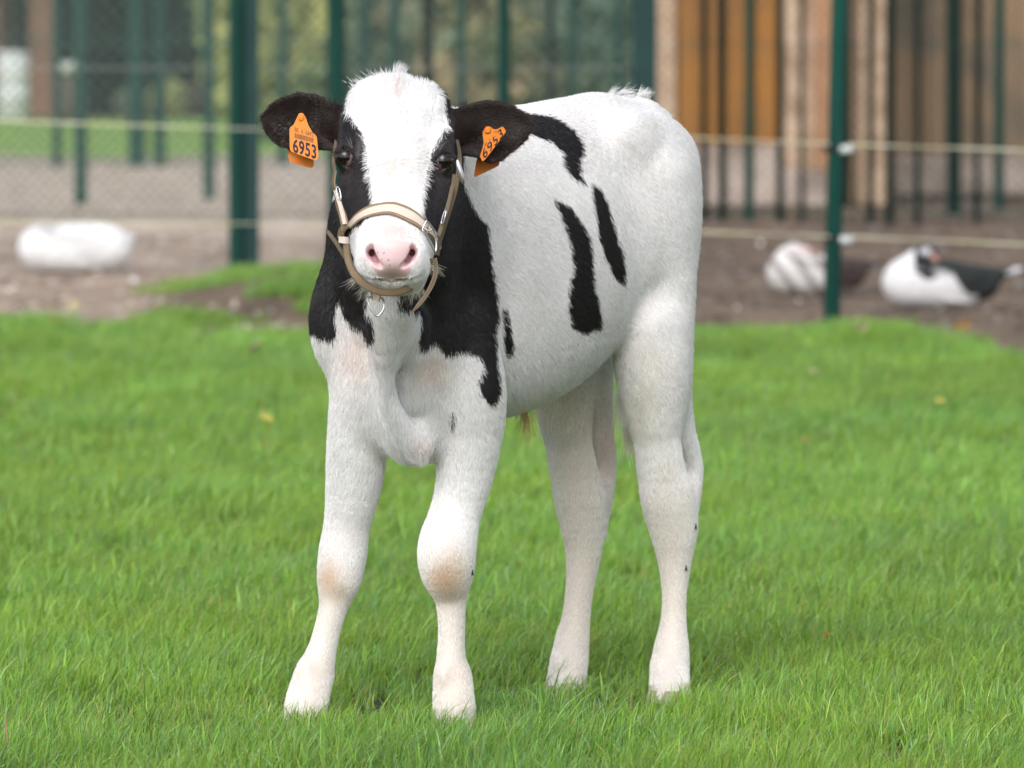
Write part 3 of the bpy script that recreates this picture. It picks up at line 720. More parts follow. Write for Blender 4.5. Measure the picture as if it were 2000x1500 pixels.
def bush(name,label,cat,group,x,Y,w,h,z0,cols,n,size,seed,stems=3,crown='crown'):
    root=empty(name,(x,Y,0)); tag(root,label,cat,group)
    V,F,m,p=leaf_cloud(n,(x,Y,z0+h/2),(w/2,w/2*.8,h/2),size,seed)
    r=np.random.default_rng(seed+5); cc=np.array(cols)
    lump=fbm(p,1.6,seed+9); idx=np.clip((lump*1.5-.25)*len(cc)+r.normal(0,.5,m),0,len(cc)-1).astype(int)
    C=cc[idx]*(.7+.6*r.random((m,1)))
    o=mesh(crown,V,F,M_leaf,root,smooth=False); setcol(o,np.repeat(C,4,0))
    L=[]
    for k in range(stems):
        a=r.uniform(-.5,.5,2)*w*.4; q=[(x+a[0]*.2,Y+a[1]*.2,-.05),(x+a[0]*.6,Y+a[1]*.5,z0+h*.25),(x+a[0]*1.3,Y+a[1],z0+h*.7)]
        L.append(tube(q,[.05+.02*h,.04+.01*h,.015],7))
    V,F=join(L); mesh('trunk' if stems==1 else 'stems',V,F,M_bark,root)
    return root
def vegetation():
    dk=[(.010,.020,.013),(.018,.032,.02),(.028,.045,.03),(.045,.06,.045)]
    ol=[(0.244,0.293,0.146),(0.366,0.415,0.195),(0.512,0.512,0.244),(0.512,0.415,0.268),(0.293,0.366,0.244)]
    tan=[(0.512,0.403,0.281),(0.634,0.488,0.342),(0.390,0.366,0.220),(0.293,0.366,0.244),(0.439,0.415,0.220)]
    yg=[(0.512,0.537,0.220),(0.708,0.683,0.317),(0.366,0.464,0.220),(0.439,0.439,0.220)]
    tl=[(0.171,0.293,0.232),(0.244,0.366,0.281),(0.342,0.439,0.317),(0.415,0.390,0.268)]
    pk=[(.32,.22,.19),(.26,.20,.14),(.16,.20,.10),(.42,.34,.27)]
    # dark evergreen hedge plants in a row, left
    for i,(px,w,h) in enumerate(((140,1.5,2.6),(225,1.5,3.0),(310,1.6,2.8),(395,1.4,2.7),(460,1.3,2.6))):
        Y=97+i%2*1.3; bush('evergreen_bush',('dark evergreen bush behind the far outbuilding pier','dark evergreen bush second from the left in the hedge','darkest tall evergreen bush in the middle of the left hedge','dark evergreen bush left of the thick double post','dark evergreen bush right behind the thick double post')[i],'bush','dark evergreen hedge beyond the far turf',X(px,Y),Y,w,h,.0,dk,9000,.11,40+i,3,'foliage')
    for i,(px,w,h,c) in enumerate(((330,.55,.50,yg),(378,.5,.42,pk),(432,.45,.45,pk),(200,.5,.4,dk),(262,.5,.36,tl))):
        Y=93+i%2*.8; bush('low_shrub',('yellowish low shrub at the foot of the dark hedge','pinkish brown low shrub right of the yellowish shrub','pinkish brown low shrub beside the double post','dark low shrub at the left end of the far turf','blue green low shrub at the foot of the dark hedge')[i],'shrub','low shrubs along the far turf',X(px,Y),Y,w,h,.0,c,1500,.06,60+i,3,'foliage')
    kinds=[('yellow green loose bush directly left of the calf head',530,yg,1.6,2.6),('olive bush behind the calf forehead',620,ol,1.5,2.8),('pale yellow green bush above the left ear',700,yg,1.4,3.0),('blue green bush above the forehead tuft',770,tl,1.5,2.7),('tan autumn bush right of the forehead',850,tan,1.5,2.9),('pinkish tan bush behind the right ear',925,tan,1.4,2.7),('olive brown bush above the right ear tip',1005,ol,1.5,2.9),('mixed tan and green bush above the calf back',1085,tan,1.4,2.8),('grey green bush above the calf rump',1160,tl,1.5,2.8),('olive green bush next to the brick hut',1235,ol,1.5,3.0),('green bush seen through the gap in the brick hut',1660,yg,1.2,2.6)]
    for i,(lb,px,c,w,h) in enumerate(kinds):
        Y=72+(i*3.7)%9; bush('autumn_bush',lb,'bush','thicket of bushes behind the run',X(px,Y),Y,w*.95,h,-.1,c,5200,.13,80+i,3,'foliage')
    # a second rank farther away closes the view
    for i in range(16):
        px=-150+i*150; Y=112+(i%3)*3
        bush('tree',('left','second left','third left','fourth left','fifth left','sixth','seventh','middle','ninth','tenth','eleventh','twelfth','thirteenth','fourteenth','fifteenth','right')[i]+' of the leafy trees closing the view behind the hedge','tree','row of trees closing the view',X(px,Y),Y,2.6,4.6,.1,(dk if i<4 else (ol,tan,tl)[i%3]),9000,.17,120+i,1)
def far_wood():
    L=[];C=[];k=0
    for i in range(26):
        x=-78+i*6.2
        if abs(x)<11: continue
        V,F,n,p=leaf_cloud(2200,(x,122+(i%3)*4,2.6),(4.2,2.5,3.2+.5*(i%4)),.32,300+i); L.append((V,F.tolist())); r=np.random.default_rng(i); C.append(np.repeat(np.array([(.08,.12,.05),(.12,.15,.06),(.16,.16,.08)])[r.integers(0,3,n)]*r.uniform(.7,1.3,(n,1)),4,0))
    V,F=join(L); o=mesh('far_wood',V,F,M_leaf,None,False); setcol(o,np.concatenate(C)); tag(o,'far wood spreading to both sides behind the farm',None,kind='stuff'); o['category']='wood'
# ------------------------------------------------------------------ small things on the ground
def litter():
    M=[mat('yellow_leaf',(.42,.40,.09),.7),mat('orange_leaf',(.48,.26,.12),.7),mat('tan_leaf',(.42,.36,.22),.8)]
    for i,(px,py,k,s,lb) in enumerate(((1835,813,0,.018,'yellow fallen leaf lying far right in the lawn'),(1572,890,1,.018,'orange fallen leaf in the lawn right of the calf'),(1680,688,2,.04,'tan leaf near the green tuft right of the post'),(105,655,0,.028,'yellow leaf in the lawn at the left edge'),(143,618,2,.05,'pale tan leaf by the bare strip at the left'),(520,843,0,.026,'yellow leaf in the lawn left of the front legs'),(1588,745,2,.04,'tan leaf on the lawn right of the thigh'),(1880,660,1,.045,'orange leaf at the bare earth far right'),(497,700,2,.05,'tan leaf left of the calf shoulder'),(1615,1290,1,.007,'small orange leaf near the lower right of the lawn'))):
        g=G(px,py); V=[];n=8
        for a in range(n):
            t=a/n*6.283; rr=s*(1 if a%2 else .72); V.append((rr*math.cos(t),rr*.6*math.sin(t),.006*math.cos(2*t)))
        V=[(x,y,z) for x,y,z in V]+[(x,y,z-.0012) for x,y,z in V]; F=[tuple(range(n)),tuple(range(2*n-1,n-1,-1))]+[(a,n+a,n+(a+1)%n,(a+1)%n) for a in range(n)]
        o=mesh('fallen_leaf',V,F,M[k],None,False); o.location=(g[0],g[1],float(terrain(np.array([g[0]]),np.array([g[1]]))[0])+.07); o.rotation_euler=(.9,.2*(i%3),i*1.3)
        tag(o,lb,'leaf','fallen leaves on the lawn')
    Mf=mat('white_feather',(.78,.78,.77),.8)
    for i,(px,py,s,lb) in enumerate(((262,545,.035,'white feather on the earth right of the white duck'),(1560,585,.022,'white feather below the grey and white duck'),(1440,600,.018,'small feather on the bare earth behind the thigh'),(1485,470,.03,'feather near the fence foot left of the grey and white duck'),(1745,365,.07,'pale stone at the foot of the brown shed'),(1780,395,.05,'smaller pale stone beside the shed'))):
        g=G(px,py); V,F=lathe([(.1,-1),(.7,-.5),(.85,0),(.5,.6),(.05,1)],8); V=V*np.array([s*.45,s*.3,s*.5]); 
        stone=i>=4; V=V[:,[2,1,0]] if not stone else V
        o=mesh('pale_stone' if stone else 'feather',V,F,Mf if not stone else mat('stone',(.45,.40,.37),.9)); o.location=(g[0],g[1],float(terrain(np.array([g[0]]),np.array([g[1]]))[0])+(.02 if not stone else s*.3)); o.rotation_euler=(0,.3,i*1.1)
        tag(o,lb,'stone' if stone else 'feather')
# ------------------------------------------------------------------ ducks
M_duck=mat('duck_plumage',(.8,.8,.8),.8,attr='col',bump=(60,.5,.006))
M_bill=mat('duck_bill',(.55,.30,.26),.5)
M_eye=mat('wet_eye',(.010,.007,.006),.06,spec=.8,coat=.6)
def duck(px,py,W_px,label,color,face=-1,headpos='back',rz=0.0):
    """resting duck, body along x; face -1 looks left"""
    g=G(px,py); sc_=W_px*g[1]/FPX/.60
    OPS.clear(); e=lambda c,r,k=.03,ax=None: ell(c,r,ax,k)
    low=headpos=='low'; e((0,0,.105),(.20,.115,.105)); e((-.13,0,.115),(.11,.10,.105)); e((.12,0,.10),(.14,.085,.075))
    if low: e((.15,0,.12),(.13,.10,.10)); e((.05,0,.15),(.20,.09,.075))
    e((.0,.07,.14),(.19,.045,.07),.02); e((.0,-.07,.14),(.19,.045,.07),.02)
    if not low: chain([((.16,0,.13),.06),((.24,0,.145),.036),((.315,0,.165),.014)],.03)
    if headpos=='low':
        chain([((-.14,0,.12),.06),((-.13,.0,.165),.045),((-.07,.0,.180),.036)],.03); e((-.035,-.004,.178),(.042,.030,.028),.02); hc=(-.035,-.004,.178); bd=(1,0,-.05)
        e((.14,0,.12),(.10,.085,.08))
    elif headpos=='back':
        chain([((-.16,0,.15),.055),((-.15,.0,.205),.040),((-.10,.0,.232),.036)],.02); e((-.065,-.004,.228),(.045,.030,.030),.015); hc=(-.065,-.004,.228); bd=(1,0,-.05)
    else:
        chain([((-.14,0,.16),.055),((-.10,0,.22),.036),((-.06,-.02,.245),.030)],.02); e((-.04,-.03,.24),(.042,.032,.032),.015); hc=(-.04,-.03,.24); bd=(.4,-.8,-.25)
    xs_=np.arange(-.27,.36,.006);ys_=np.arange(-.15,.15,.006);zs_=np.arange(-.02,.30,.006)
    D=np.full((len(xs_),len(ys_),len(zs_)),1.,np.float32)
    for fn,lo,hi,k,mode,t in OPS:
        d=fn(xs_[:,None,None],ys_[None,:,None],zs_[None,None,:]).astype(np.float32); h=np.maximum(k-np.abs(D-d),0)/k; D=np.minimum(D,d)-h*h*k*.25
    D=np.maximum(D,-(zs_[None,None,:]-.0)+0*D)
    V,Q=surface_nets(xs_,ys_,zs_,D); V=relax(V,Q,2)
    C=color(V)*(.9+.2*vnoise(V,60,3))[:,None]
    root=empty('duck',tuple(g)); root.location=(g[0],g[1],float(terrain(np.array([g[0]]),np.array([g[1]]))[0])); root.rotation_euler=(0,0,rz); root.scale=(sc_*(-face),sc_,sc_) ; root.scale=(sc_,sc_,sc_)
    if face>0: root.rotation_euler=(0,0,math.pi+rz)
    tag(root,label,'duck')
    o=mesh('body',V,Q,M_duck); o.parent=root; setcol(o,C)
    bd=np.array(bd)/np.linalg.norm(bd); a=np.array(hc)+bd*.034; V,F=tube([a,a+bd*.022+np.array([0,0,-.004]),a+bd*.044+np.array([0,0,-.006])],[.013,.011,.007],8); b=mesh('bill',V,F,M_bill); b.parent=root
    for s in (1,-1):
        c=np.array(hc)+np.array([.012,s*.026,.010]); V,F=lathe([(.0005,-.005),(.004,-.0035),(.005,0),(.004,.0035),(.0005,.005)],8); b=mesh('eye',V+c,F,M_eye); b.parent=root
    # folded wing with overlapping long feathers, each side
    for s in (1,-1):
        L=[]
        for k in range(7):
            z=.185-.020*k; x0=-.10+.012*k; L1=.30-.02*k
            t=np.linspace(0,1,6); q=np.stack([x0+L1*t,s*(.088+.012*np.sin(t*2.2)-.055*t**2+.004*(6-k)),z-.035*t+.0*k],1)
            L.append(tube(q,[.012,.017,.019,.017,.012,.003],6))
        V,F=join(L); V[:,1]=s*.055+(V[:,1]-s*.055)*.9; w=mesh('wing',V,F,M_duck); w.parent=root; setcol(w,color(V,True))
    L=[]
    for k in range(7):
        a=(k-3)*.10; t=np.linspace(0,1,5); q=np.stack([.25+(.035 if low else .11)*t*np.cos(a),.11*t*np.sin(a),.148+.028*t],1); L.append(tube(q,[.010,.013,.013,.010,.003],6))
    V,F=join(L); w=mesh('tail',V,F,M_duck); w.parent=root; setcol(w,color(V,tail=True))
    return root
def ducks():
    def white(V,wing=False,tail=False):
        C=np.tile([.78,.79,.81],(len(V),1))*(.80+.35*fbm(V,14,4))[:,None]; g=np.exp(-((V[:,0]+.10)/.05)**2-((V[:,2]-.21)/.03)**2); return C*(1-.45*g[:,None])
    def pied1(V,wing=False,tail=False):
        C=np.tile([.56,.55,.55],(len(V),1)); dk=np.array([.05,.035,.035])
        if tail: return np.tile(dk,(len(V),1))
        m=np.clip((V[:,0]-.03)/.03,0,1)*(.5+.5*np.clip((V[:,2]-.03)/.03,0,1)); st=((np.sin(V[:,0]*55+V[:,2]*40)>.55)&(V[:,2]<.22)&(V[:,0]<.1))*.85
        C=C*(1-st[:,None])+np.array([.16,.13,.13])*st[:,None]
        hd=np.exp(-((V[:,0]+.06)/.04)**2-((V[:,2]-.235)/.03)**2)[:,None]; C=C*(1-hd*.4)+np.array([.60,.34,.34])*hd*.4
        return C*(1-m[:,None])+dk*m[:,None]
    def pied2(V,wing=False,tail=False):
        C=np.tile([.66,.66,.68],(len(V),1)); dk=np.array([.02,.025,.025])
        if tail: t=(V[:,0]>.30)[:,None]*1.0; return dk*(1-t)+np.array([.75,.78,.85])*t
        top=V[:,2]>(.150+.02*np.sin(V[:,0]*40)-.10*np.clip((V[:,0]-.05)*8,0,1)); m=(top&(V[:,0]>-.10)|(V[:,0]>.17))[:,None]*1.0
        hd=(np.exp(-((V[:,0]+.055)/.03)**2-((V[:,2]-.25)/.02)**2)>.5)[:,None]; C=np.where(hd,[.45,.45,.5],C*(1-m)+dk*m)
        return C
    duck(140,526,262,'all white duck resting on the yard earth at the far left',white,-1,'low',.0)
    duck(1590,566,235,'grey and white duck with pink face lying behind the thin green post',pied1,-1,'back',.10)
    duck(1832,594,275,'black and white duck resting right of the thin green post',pied2,-1,'front',-.05)

def stones():
    r=np.random.default_rng(33); n=3800; Vs=[];Fs=[];Cs=[]
    o8=np.array([(1,0,0),(0,1,0),(-1,0,0),(0,-1,0),(0,0,1),(0,0,-1)],float); f8=[(0,1,4),(1,2,4),(2,3,4),(3,0,4),(1,0,5),(2,1,5),(3,2,5),(0,3,5)]
    y=25.8+(r.random(n)**1.3)*36; x=r.uniform(-1,1,n)*(y*1060/FPX); k=(y>lawn_edge(x)+.3); x=x[k];y=y[k]; n=len(x); z=terrain(x,y)
    s=r.uniform(.008,.034,n)*np.interp(y,[26,60],[.8,1.5]); a=r.random(n)*6.28
    V=o8[None]*np.stack([s,s*r.uniform(.6,1,n),s*r.uniform(.3,.7,n)],1)[:,None,:]; c,sn=np.cos(a),np.sin(a)
    X_=V[...,0]*c[:,None]-V[...,1]*sn[:,None]; Y_=V[...,0]*sn[:,None]+V[...,1]*c[:,None]; V=np.stack([X_+x[:,None],Y_+y[:,None],V[...,2]+(z+.004)[:,None]],-1)
    F=(np.array(f8)[None]+6*np.arange(n)[:,None,None]).reshape(-1,3)
    pal=np.array([(.50,.44,.39),(.30,.25,.21),(.14,.11,.09),(.60,.56,.52),(.36,.27,.2)]); C=pal[r.integers(0,5,n)]*r.uniform(.7,1.1,(n,1))
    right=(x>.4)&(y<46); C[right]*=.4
    o=mesh('stones',V.reshape(-1,3),F,mat('yard_stone',(.4,.35,.3),.9,attr='col'),None,False); setcol(o,np.repeat(C,6,0)); tag(o,'small stones and debris strewn over the poultry yard','stones',kind='stuff')
    g=G(18,1492); q=[(g[0],g[1],-.03),(g[0]-.002,g[1],.02),(g[0]-.006,g[1]+.004,.075)]; V,F=tube(resample(q,5),[.0012]*11 if False else .0012,6); tag(mesh('dry_stem',V,F,mat('dry_stem',(.36,.20,.13),.8)),'thin reddish dry stem standing in the lower left corner of the lawn','stem')
# ------------------------------------------------------------------ the calf
H,CV,CQ,CN=build(.0042,.0022)
def regions(V):
    """0 body, 1 head, 2 ear"""
    d=[]
    for t in (('b',),('h',),('e',)): d.append(evalops(V[:,0],V[:,1],V[:,2],tags=t))
    return np.argmin(np.abs(np.array(d))*0+np.array(d),axis=0)
BLAZE=[(700,80),(800,80),(797,152),(806,158),(851,166),(864,190),(873,219),(876,244),(854,273),(842,302),(836,330),(826,366),(823,410),(835,437),(848,452),(858,480),(860,640),(680,640),(676,470),(690,440),(707,432),(728,415),(729,395),(725,359),(718,323),(714,291),(710,266),(696,244),(682,226),(674,212),(689,168)]
BLACKS=[[(560,380),(700,380),(725,560),(714,600),(724,627),(729,654),(721,668),(712,660),(704,645),(686,633),(671,613),(663,583),(657,592),(651,619),(658,636),(657,660),(645,663),(627,657),(613,648),(585,640),(585,400)],
 [(700,120),(860,120),(905,360),(926,406),(951,442),(959,514),(968,575),(972,619),(966,648),(969,707),(974,748),(972,774),(962,792),(953,789),(938,765),(934,745),(944,718),(938,701),(921,686),(897,686),(877,692),(862,680),(849,666),(837,676),(825,676),(821,657),(821,624),(815,604),(778,603),(775,569),(765,380)],
 [(980,600),(986,598),(994,633),(1000,677),(992,698),(985,690),(980,640)],
 [(886,800),(889,812),(883,830),(877,834),(877,820)],
 [(1000,212),(1032,223),(1071,226),(1098,240),(1120,256),(1137,279),(1137,296),(1129,318),(1132,340),(1143,357),(1120,349),(1098,324),(1096,296),(1071,277),(1037,263),(1000,252)],
 [(1079,386),(1104,395),(1126,418),(1148,462),(1156,506),(1157,551),(1168,595),(1175,639),(1143,648),(1115,640),(1109,606),(1109,562),(1118,518),(1107,462),(1093,423)],
 [(1153,353),(1173,368),(1187,401),(1198,446),(1212,484),(1220,529),(1219,556),(1198,537),(1181,506),(1168,462),(1159,407),(1154,379)]]
def coat(V,N,reg,jit=0.0,seed=3):
    """coat colour at surface points: the markings are hair pigment"""
    r=np.random.default_rng(seed); n=len(V); V=V.copy()
    if jit: V=V+r.normal(0,jit,(n,3))
    # far side of the animal gets the mirrored markings
    b=(V-ORG)@LF; away=(reg==0)&(N[:,1]>.15)&(b<0)
    Vm=V.copy(); Vm[away]-=2*b[away][:,None]*LF
    px,py=proj(Vm)
    w=vnoise(V,90,5)-.5; w2=vnoise(V,90,6)-.5; px=px+w*4; py=py+w2*4
    black=np.zeros(n,bool)
    body=reg==0
    for q in BLACKS: black|=inpoly(px,py,q)&body
    nearneck=body&(V[:,1]>10.62)&(py<330)&(px<905)&(V[:,1]<11.05); black|=nearneck&(px>560)
    hd=reg==1; bl=inpoly(px,py,BLAZE); depth=(V-H['poll'])@H['hn']      # toward the face
    black|=hd&(~bl|(depth<-.075)&(py<520)|((V[:,2]>1.0)&(depth<-.05)))
    black|=reg==2
    white=np.array([.87,.875,.885]); C=np.tile(white,(n,1))
    def blot(x,y,rx,ry,col,a,mask=None):
        g=np.exp(-((px-x)/rx)**2-((py-y)/ry)**2)*a
        if mask is not None: g=g*mask
        nonlocal C; C=C*(1-g[:,None])+np.array(col)*g[:,None]
    tan=(.56,.35,.17); tanl=(.70,.55,.40)
    front=(V[:,1]<11.2)&body
    blot(643,1130,24,34,tan,.7,front); blot(660,1158,26,18,(.36,.28,.17),.6,front); blot(868,1130,38,36,tan,.80,front); blot(885,1095,30,30,tanl,.4,front); blot(872,1160,26,16,(.44,.32,.18),.4,front)
    blot(605,1330,60,80,(.76,.65,.53),.5,front); blot(885,1330,60,90,(.76,.65,.53),.5,front); blot(640,1200,50,60,(.78,.69,.58),.35,front); blot(880,1200,50,60,(.78,.69,.58),.35,front)
    blot(695,690,34,60,(.70,.50,.41),.38,front); blot(845,715,32,38,(.66,.47,.36),.42,front); blot(828,868,22,16,(.66,.46,.38),.35,front)
    blot(1100,790,90,38,(.66,.60,.44),.35,body); blot(1260,700,45,50,(.70,.64,.52),.28,body); blot(1250,800,30,60,(.62,.60,.46),.35,body)
    blot(1130,860,60,120,(.76,.65,.52),.35,body&(V[:,1]>11.3)); blot(1190,860,25,70,(.72,.50,.42),.35,body&(V[:,1]>11.3)); blot(1300,1150,60,260,(.78,.71,.61),.55,body&(V[:,1]>11.2)); blot(1120,1150,60,260,(.78,.70,.60),.6,body&(V[:,1]>11.2))
    dirt=np.clip((fbm(V,16,9)-.52)*4,0,1)*.07; C=C*(1-dirt[:,None])+np.array([.66,.58,.44])*dirt[:,None]
    # face: pink skin showing through along the parting and round the nose
    blot(778,195,9,45,(.66,.50,.46),.33,hd); blot(768,325,16,20,(.60,.45,.37),.45,hd); blot(770,390,7,30,(.64,.48,.44),.45,hd); blot(768,250,34,60,(.74,.66,.63),.35,hd)
    blot(765,452,46,24,(.80,.62,.56),.30,hd); blot(765,562,34,9,(.46,.50,.30),.65,hd)
    C[black]=np.array([.013,.012,.014])
    ear=reg==2; C[ear]=np.array([.022,.014,.012]); rim=ear&(fbm(V,40,2)>.55); C[rim]*=1.5
    C[hd&black]=np.array([.013,.011,.014])
    g=np.exp(-((px-689)/14)**2-((py-333)/16)**2)+np.exp(-((px-853)/10)**2-((py-340)/14)**2); g=(g*.5*(hd&black))[:,None]; C=C*(1-g)+np.array([.045,.032,.028])*g
    return C,black,px,py
reg=regions(CV)
C,black,ppx,ppy=coat(CV,CN,reg)
hd=reg==1
# nose leather (bare pink skin) and nostrils
NOSE=[(722,478),(735,474),(750,471),(766,469),(783,471),(797,474),(809,479),(817,492),(815,508),(804,520),(800,532),(790,541),(766,544),(742,541),(731,531),(727,519),(714,507),(713,491)]
nose=inpoly(ppx,ppy,NOSE)&hd&(CV[:,1]<10.62)
ns=nose.astype(float); _e=np.concatenate([CQ[:,[0,1]],CQ[:,[1,2]],CQ[:,[2,3]],CQ[:,[3,0]]]); _e=np.concatenate([_e,_e[:,::-1]]); _dg=np.bincount(_e[:,0],minlength=len(CV))
for _ in range(5): ns=.3*ns+.7*np.bincount(_e[:,0],ns[_e[:,1]],minlength=len(CV))/_dg
SK=C.copy()
pale=~black; SK[pale]=SK[pale]*np.array([.78,.735,.72])
m_=(np.clip((ns-.15)/.7,0,1)*hd)[:,None]; m_=m_*(~black)[:,None]; SK=SK*(1-m_)+np.array([.74,.53,.56])*m_; nin=np.zeros(len(CV))
for s in (1,-1):
    for a,b,rr_ in ((40,491,6),(35,501,6),(28,511,4.5)): nin=np.maximum(nin,np.exp(-((ppx-765.5-s*a)/rr_)**2-((ppy-b)/7)**2))
nin=(nin*nose*.75)[:,None]; SK=SK*(1-nin)+np.array([.34,.12,.13])*nin  # reddish nostril lining, deepened in the colour to stand for the shade inside
gn=np.exp(-((ppx-768)/34)**2-((ppy-532)/13)**2)*nose*.75; SK=SK*(1-gn[:,None])+np.array([.42,.30,.25])*gn[:,None]
gn=np.exp(-((ppx-770)/30)**2-((ppy-478)/9)**2)*nose*.5; SK=SK*(1-gn[:,None])+np.array([.74,.50,.42])*gn[:,None]
lipm=inpoly(ppx,ppy,[(726,539),(766,548),(806,539),(806,546),(766,552),(726,546)])&hd; SK[lipm]=np.array([.20,.17,.12])
spk=(vnoise(CV,420,8)>.86)&nose&(np.hypot((ppx-755)/22,(ppy-502)/16)<1); SK[spk]=np.array([.05,.03,.04])
for s in (1,-1):
    near=np.linalg.norm(CV-H['eye%d'%s],axis=1)<.0235; SK[near]=np.array([.02,.013,.012])
    corner=near&(np.hypot(ppx-(688 if s<0 else 853),ppy-(316 if s<0 else 325))<4.5); SK[corner]=np.array([.50,.28,.26])
M_skin=mat('hide',(.8,.7,.65),.5,attr='col',spec=.4,bump=(420,.35,.0012))
calf=empty('calf',tuple(ORG)); tag(calf,'young black and white calf standing in the grass, facing the camera','calf')
cb=mesh('body',CV,CQ,M_skin,calf); setcol(cb,SK)
BV=BVHTree.FromPolygons([Vector(v) for v in CV],[tuple(q) for q in CQ.tolist()])
CAMP=Vector((0,0,CAMH))
def hit(px,py,fall=10.6):
    d=(Vector(P(px,py,11.))-CAMP).normalized(); l,n,i,t=BV.ray_cast(CAMP,d)
    if l is None or l.y>10.95: return np.array(P(px,py,fall)),np.array([0,-1,0.])
    return np.array(l),np.array(n)
# ---- eyes
def sphere(c,r,n=24,m=16,sq=(1,1,1)):
    V=[];F=[]
    for i in range(m+1):
        a=math.pi*i/m
        for k in range(n): b=2*math.pi*k/n; V.append((c[0]+r*sq[0]*math.sin(a)*math.cos(b),c[1]+r*sq[1]*math.cos(a)*-1,c[2]+r*sq[2]*math.sin(a)*math.sin(b)))
    for i in range(m):
        for k in range(n): F.append((i*n+k,i*n+(k+1)%n,(i+1)*n+(k+1)%n,(i+1)*n+k))
    return V,F
for s in (1,-1):
    c=H['eye%d'%s]; V,F=sphere(c,.0168); e=mesh('eye',V,F,mat('eyeball',(.02,.012,.01),.06,spec=.45,coat=.2,attr='col'),calf)
    V=np.array(V); u,w=proj(V); d=np.hypot(u-(671 if s<0 else 869.5),(w-303 if s<0 else w-310)); CC=np.tile([.006,.004,.004],(len(V),1)); inn=(u-(671 if s<0 else 869.5))*(-s)>7; CC[(d>14)]=[.020,.013,.012]; CC[inn&(d>14.5)]=[.30,.19,.18] if s<0 else [.10,.08,.08]; CC[V[:,1]>c[1]]=[.02,.01,.01]; setcol(e,CC)
# ---- hooves
M_hoof=mat('hoof_horn',(.42,.36,.28),.5,noise=(20,1,(.30,.25,.18)))
for px,py,Yh in ((597,1385,None),(888,1400,None),(1308,1365,None),(1105,1340,None)):
    b={597:-.108,888:.108,1308:.14,1105:-.09}[px]; m=(px-1000)/F_PX; Yh=(b-.777*.018-.629*11.23)/(.777*m-.629); x=m*Yh; HOOVES.append((x,Yh)); 
    for s in (1,-1):
        o=np.array([x,Yh,0])+LF*s*.017+FW*.006
        rows=[]
        for z,rf,rb,rw in ((-.05,.036,.024,.0145),(-.032,.036,.024,.0145),(-.014,.032,.022,.0135),(-.002,.024,.018,.011)):
            for k in range(12):
                t=2*math.pi*k/12; ff=math.cos(t); rows.append(o+FW*(ff*(rf if ff>0 else rb))+LF*math.sin(t)*rw+UP*z)
        F=[(i*12+k,i*12+(k+1)%12,(i+1)*12+(k+1)%12,(i+1)*12+k) for i in range(3) for k in range(12)]+[tuple(range(12))[::-1],tuple(36+k for k in range(12))]
        mesh('hoof_claw',rows,F,M_hoof,calf)
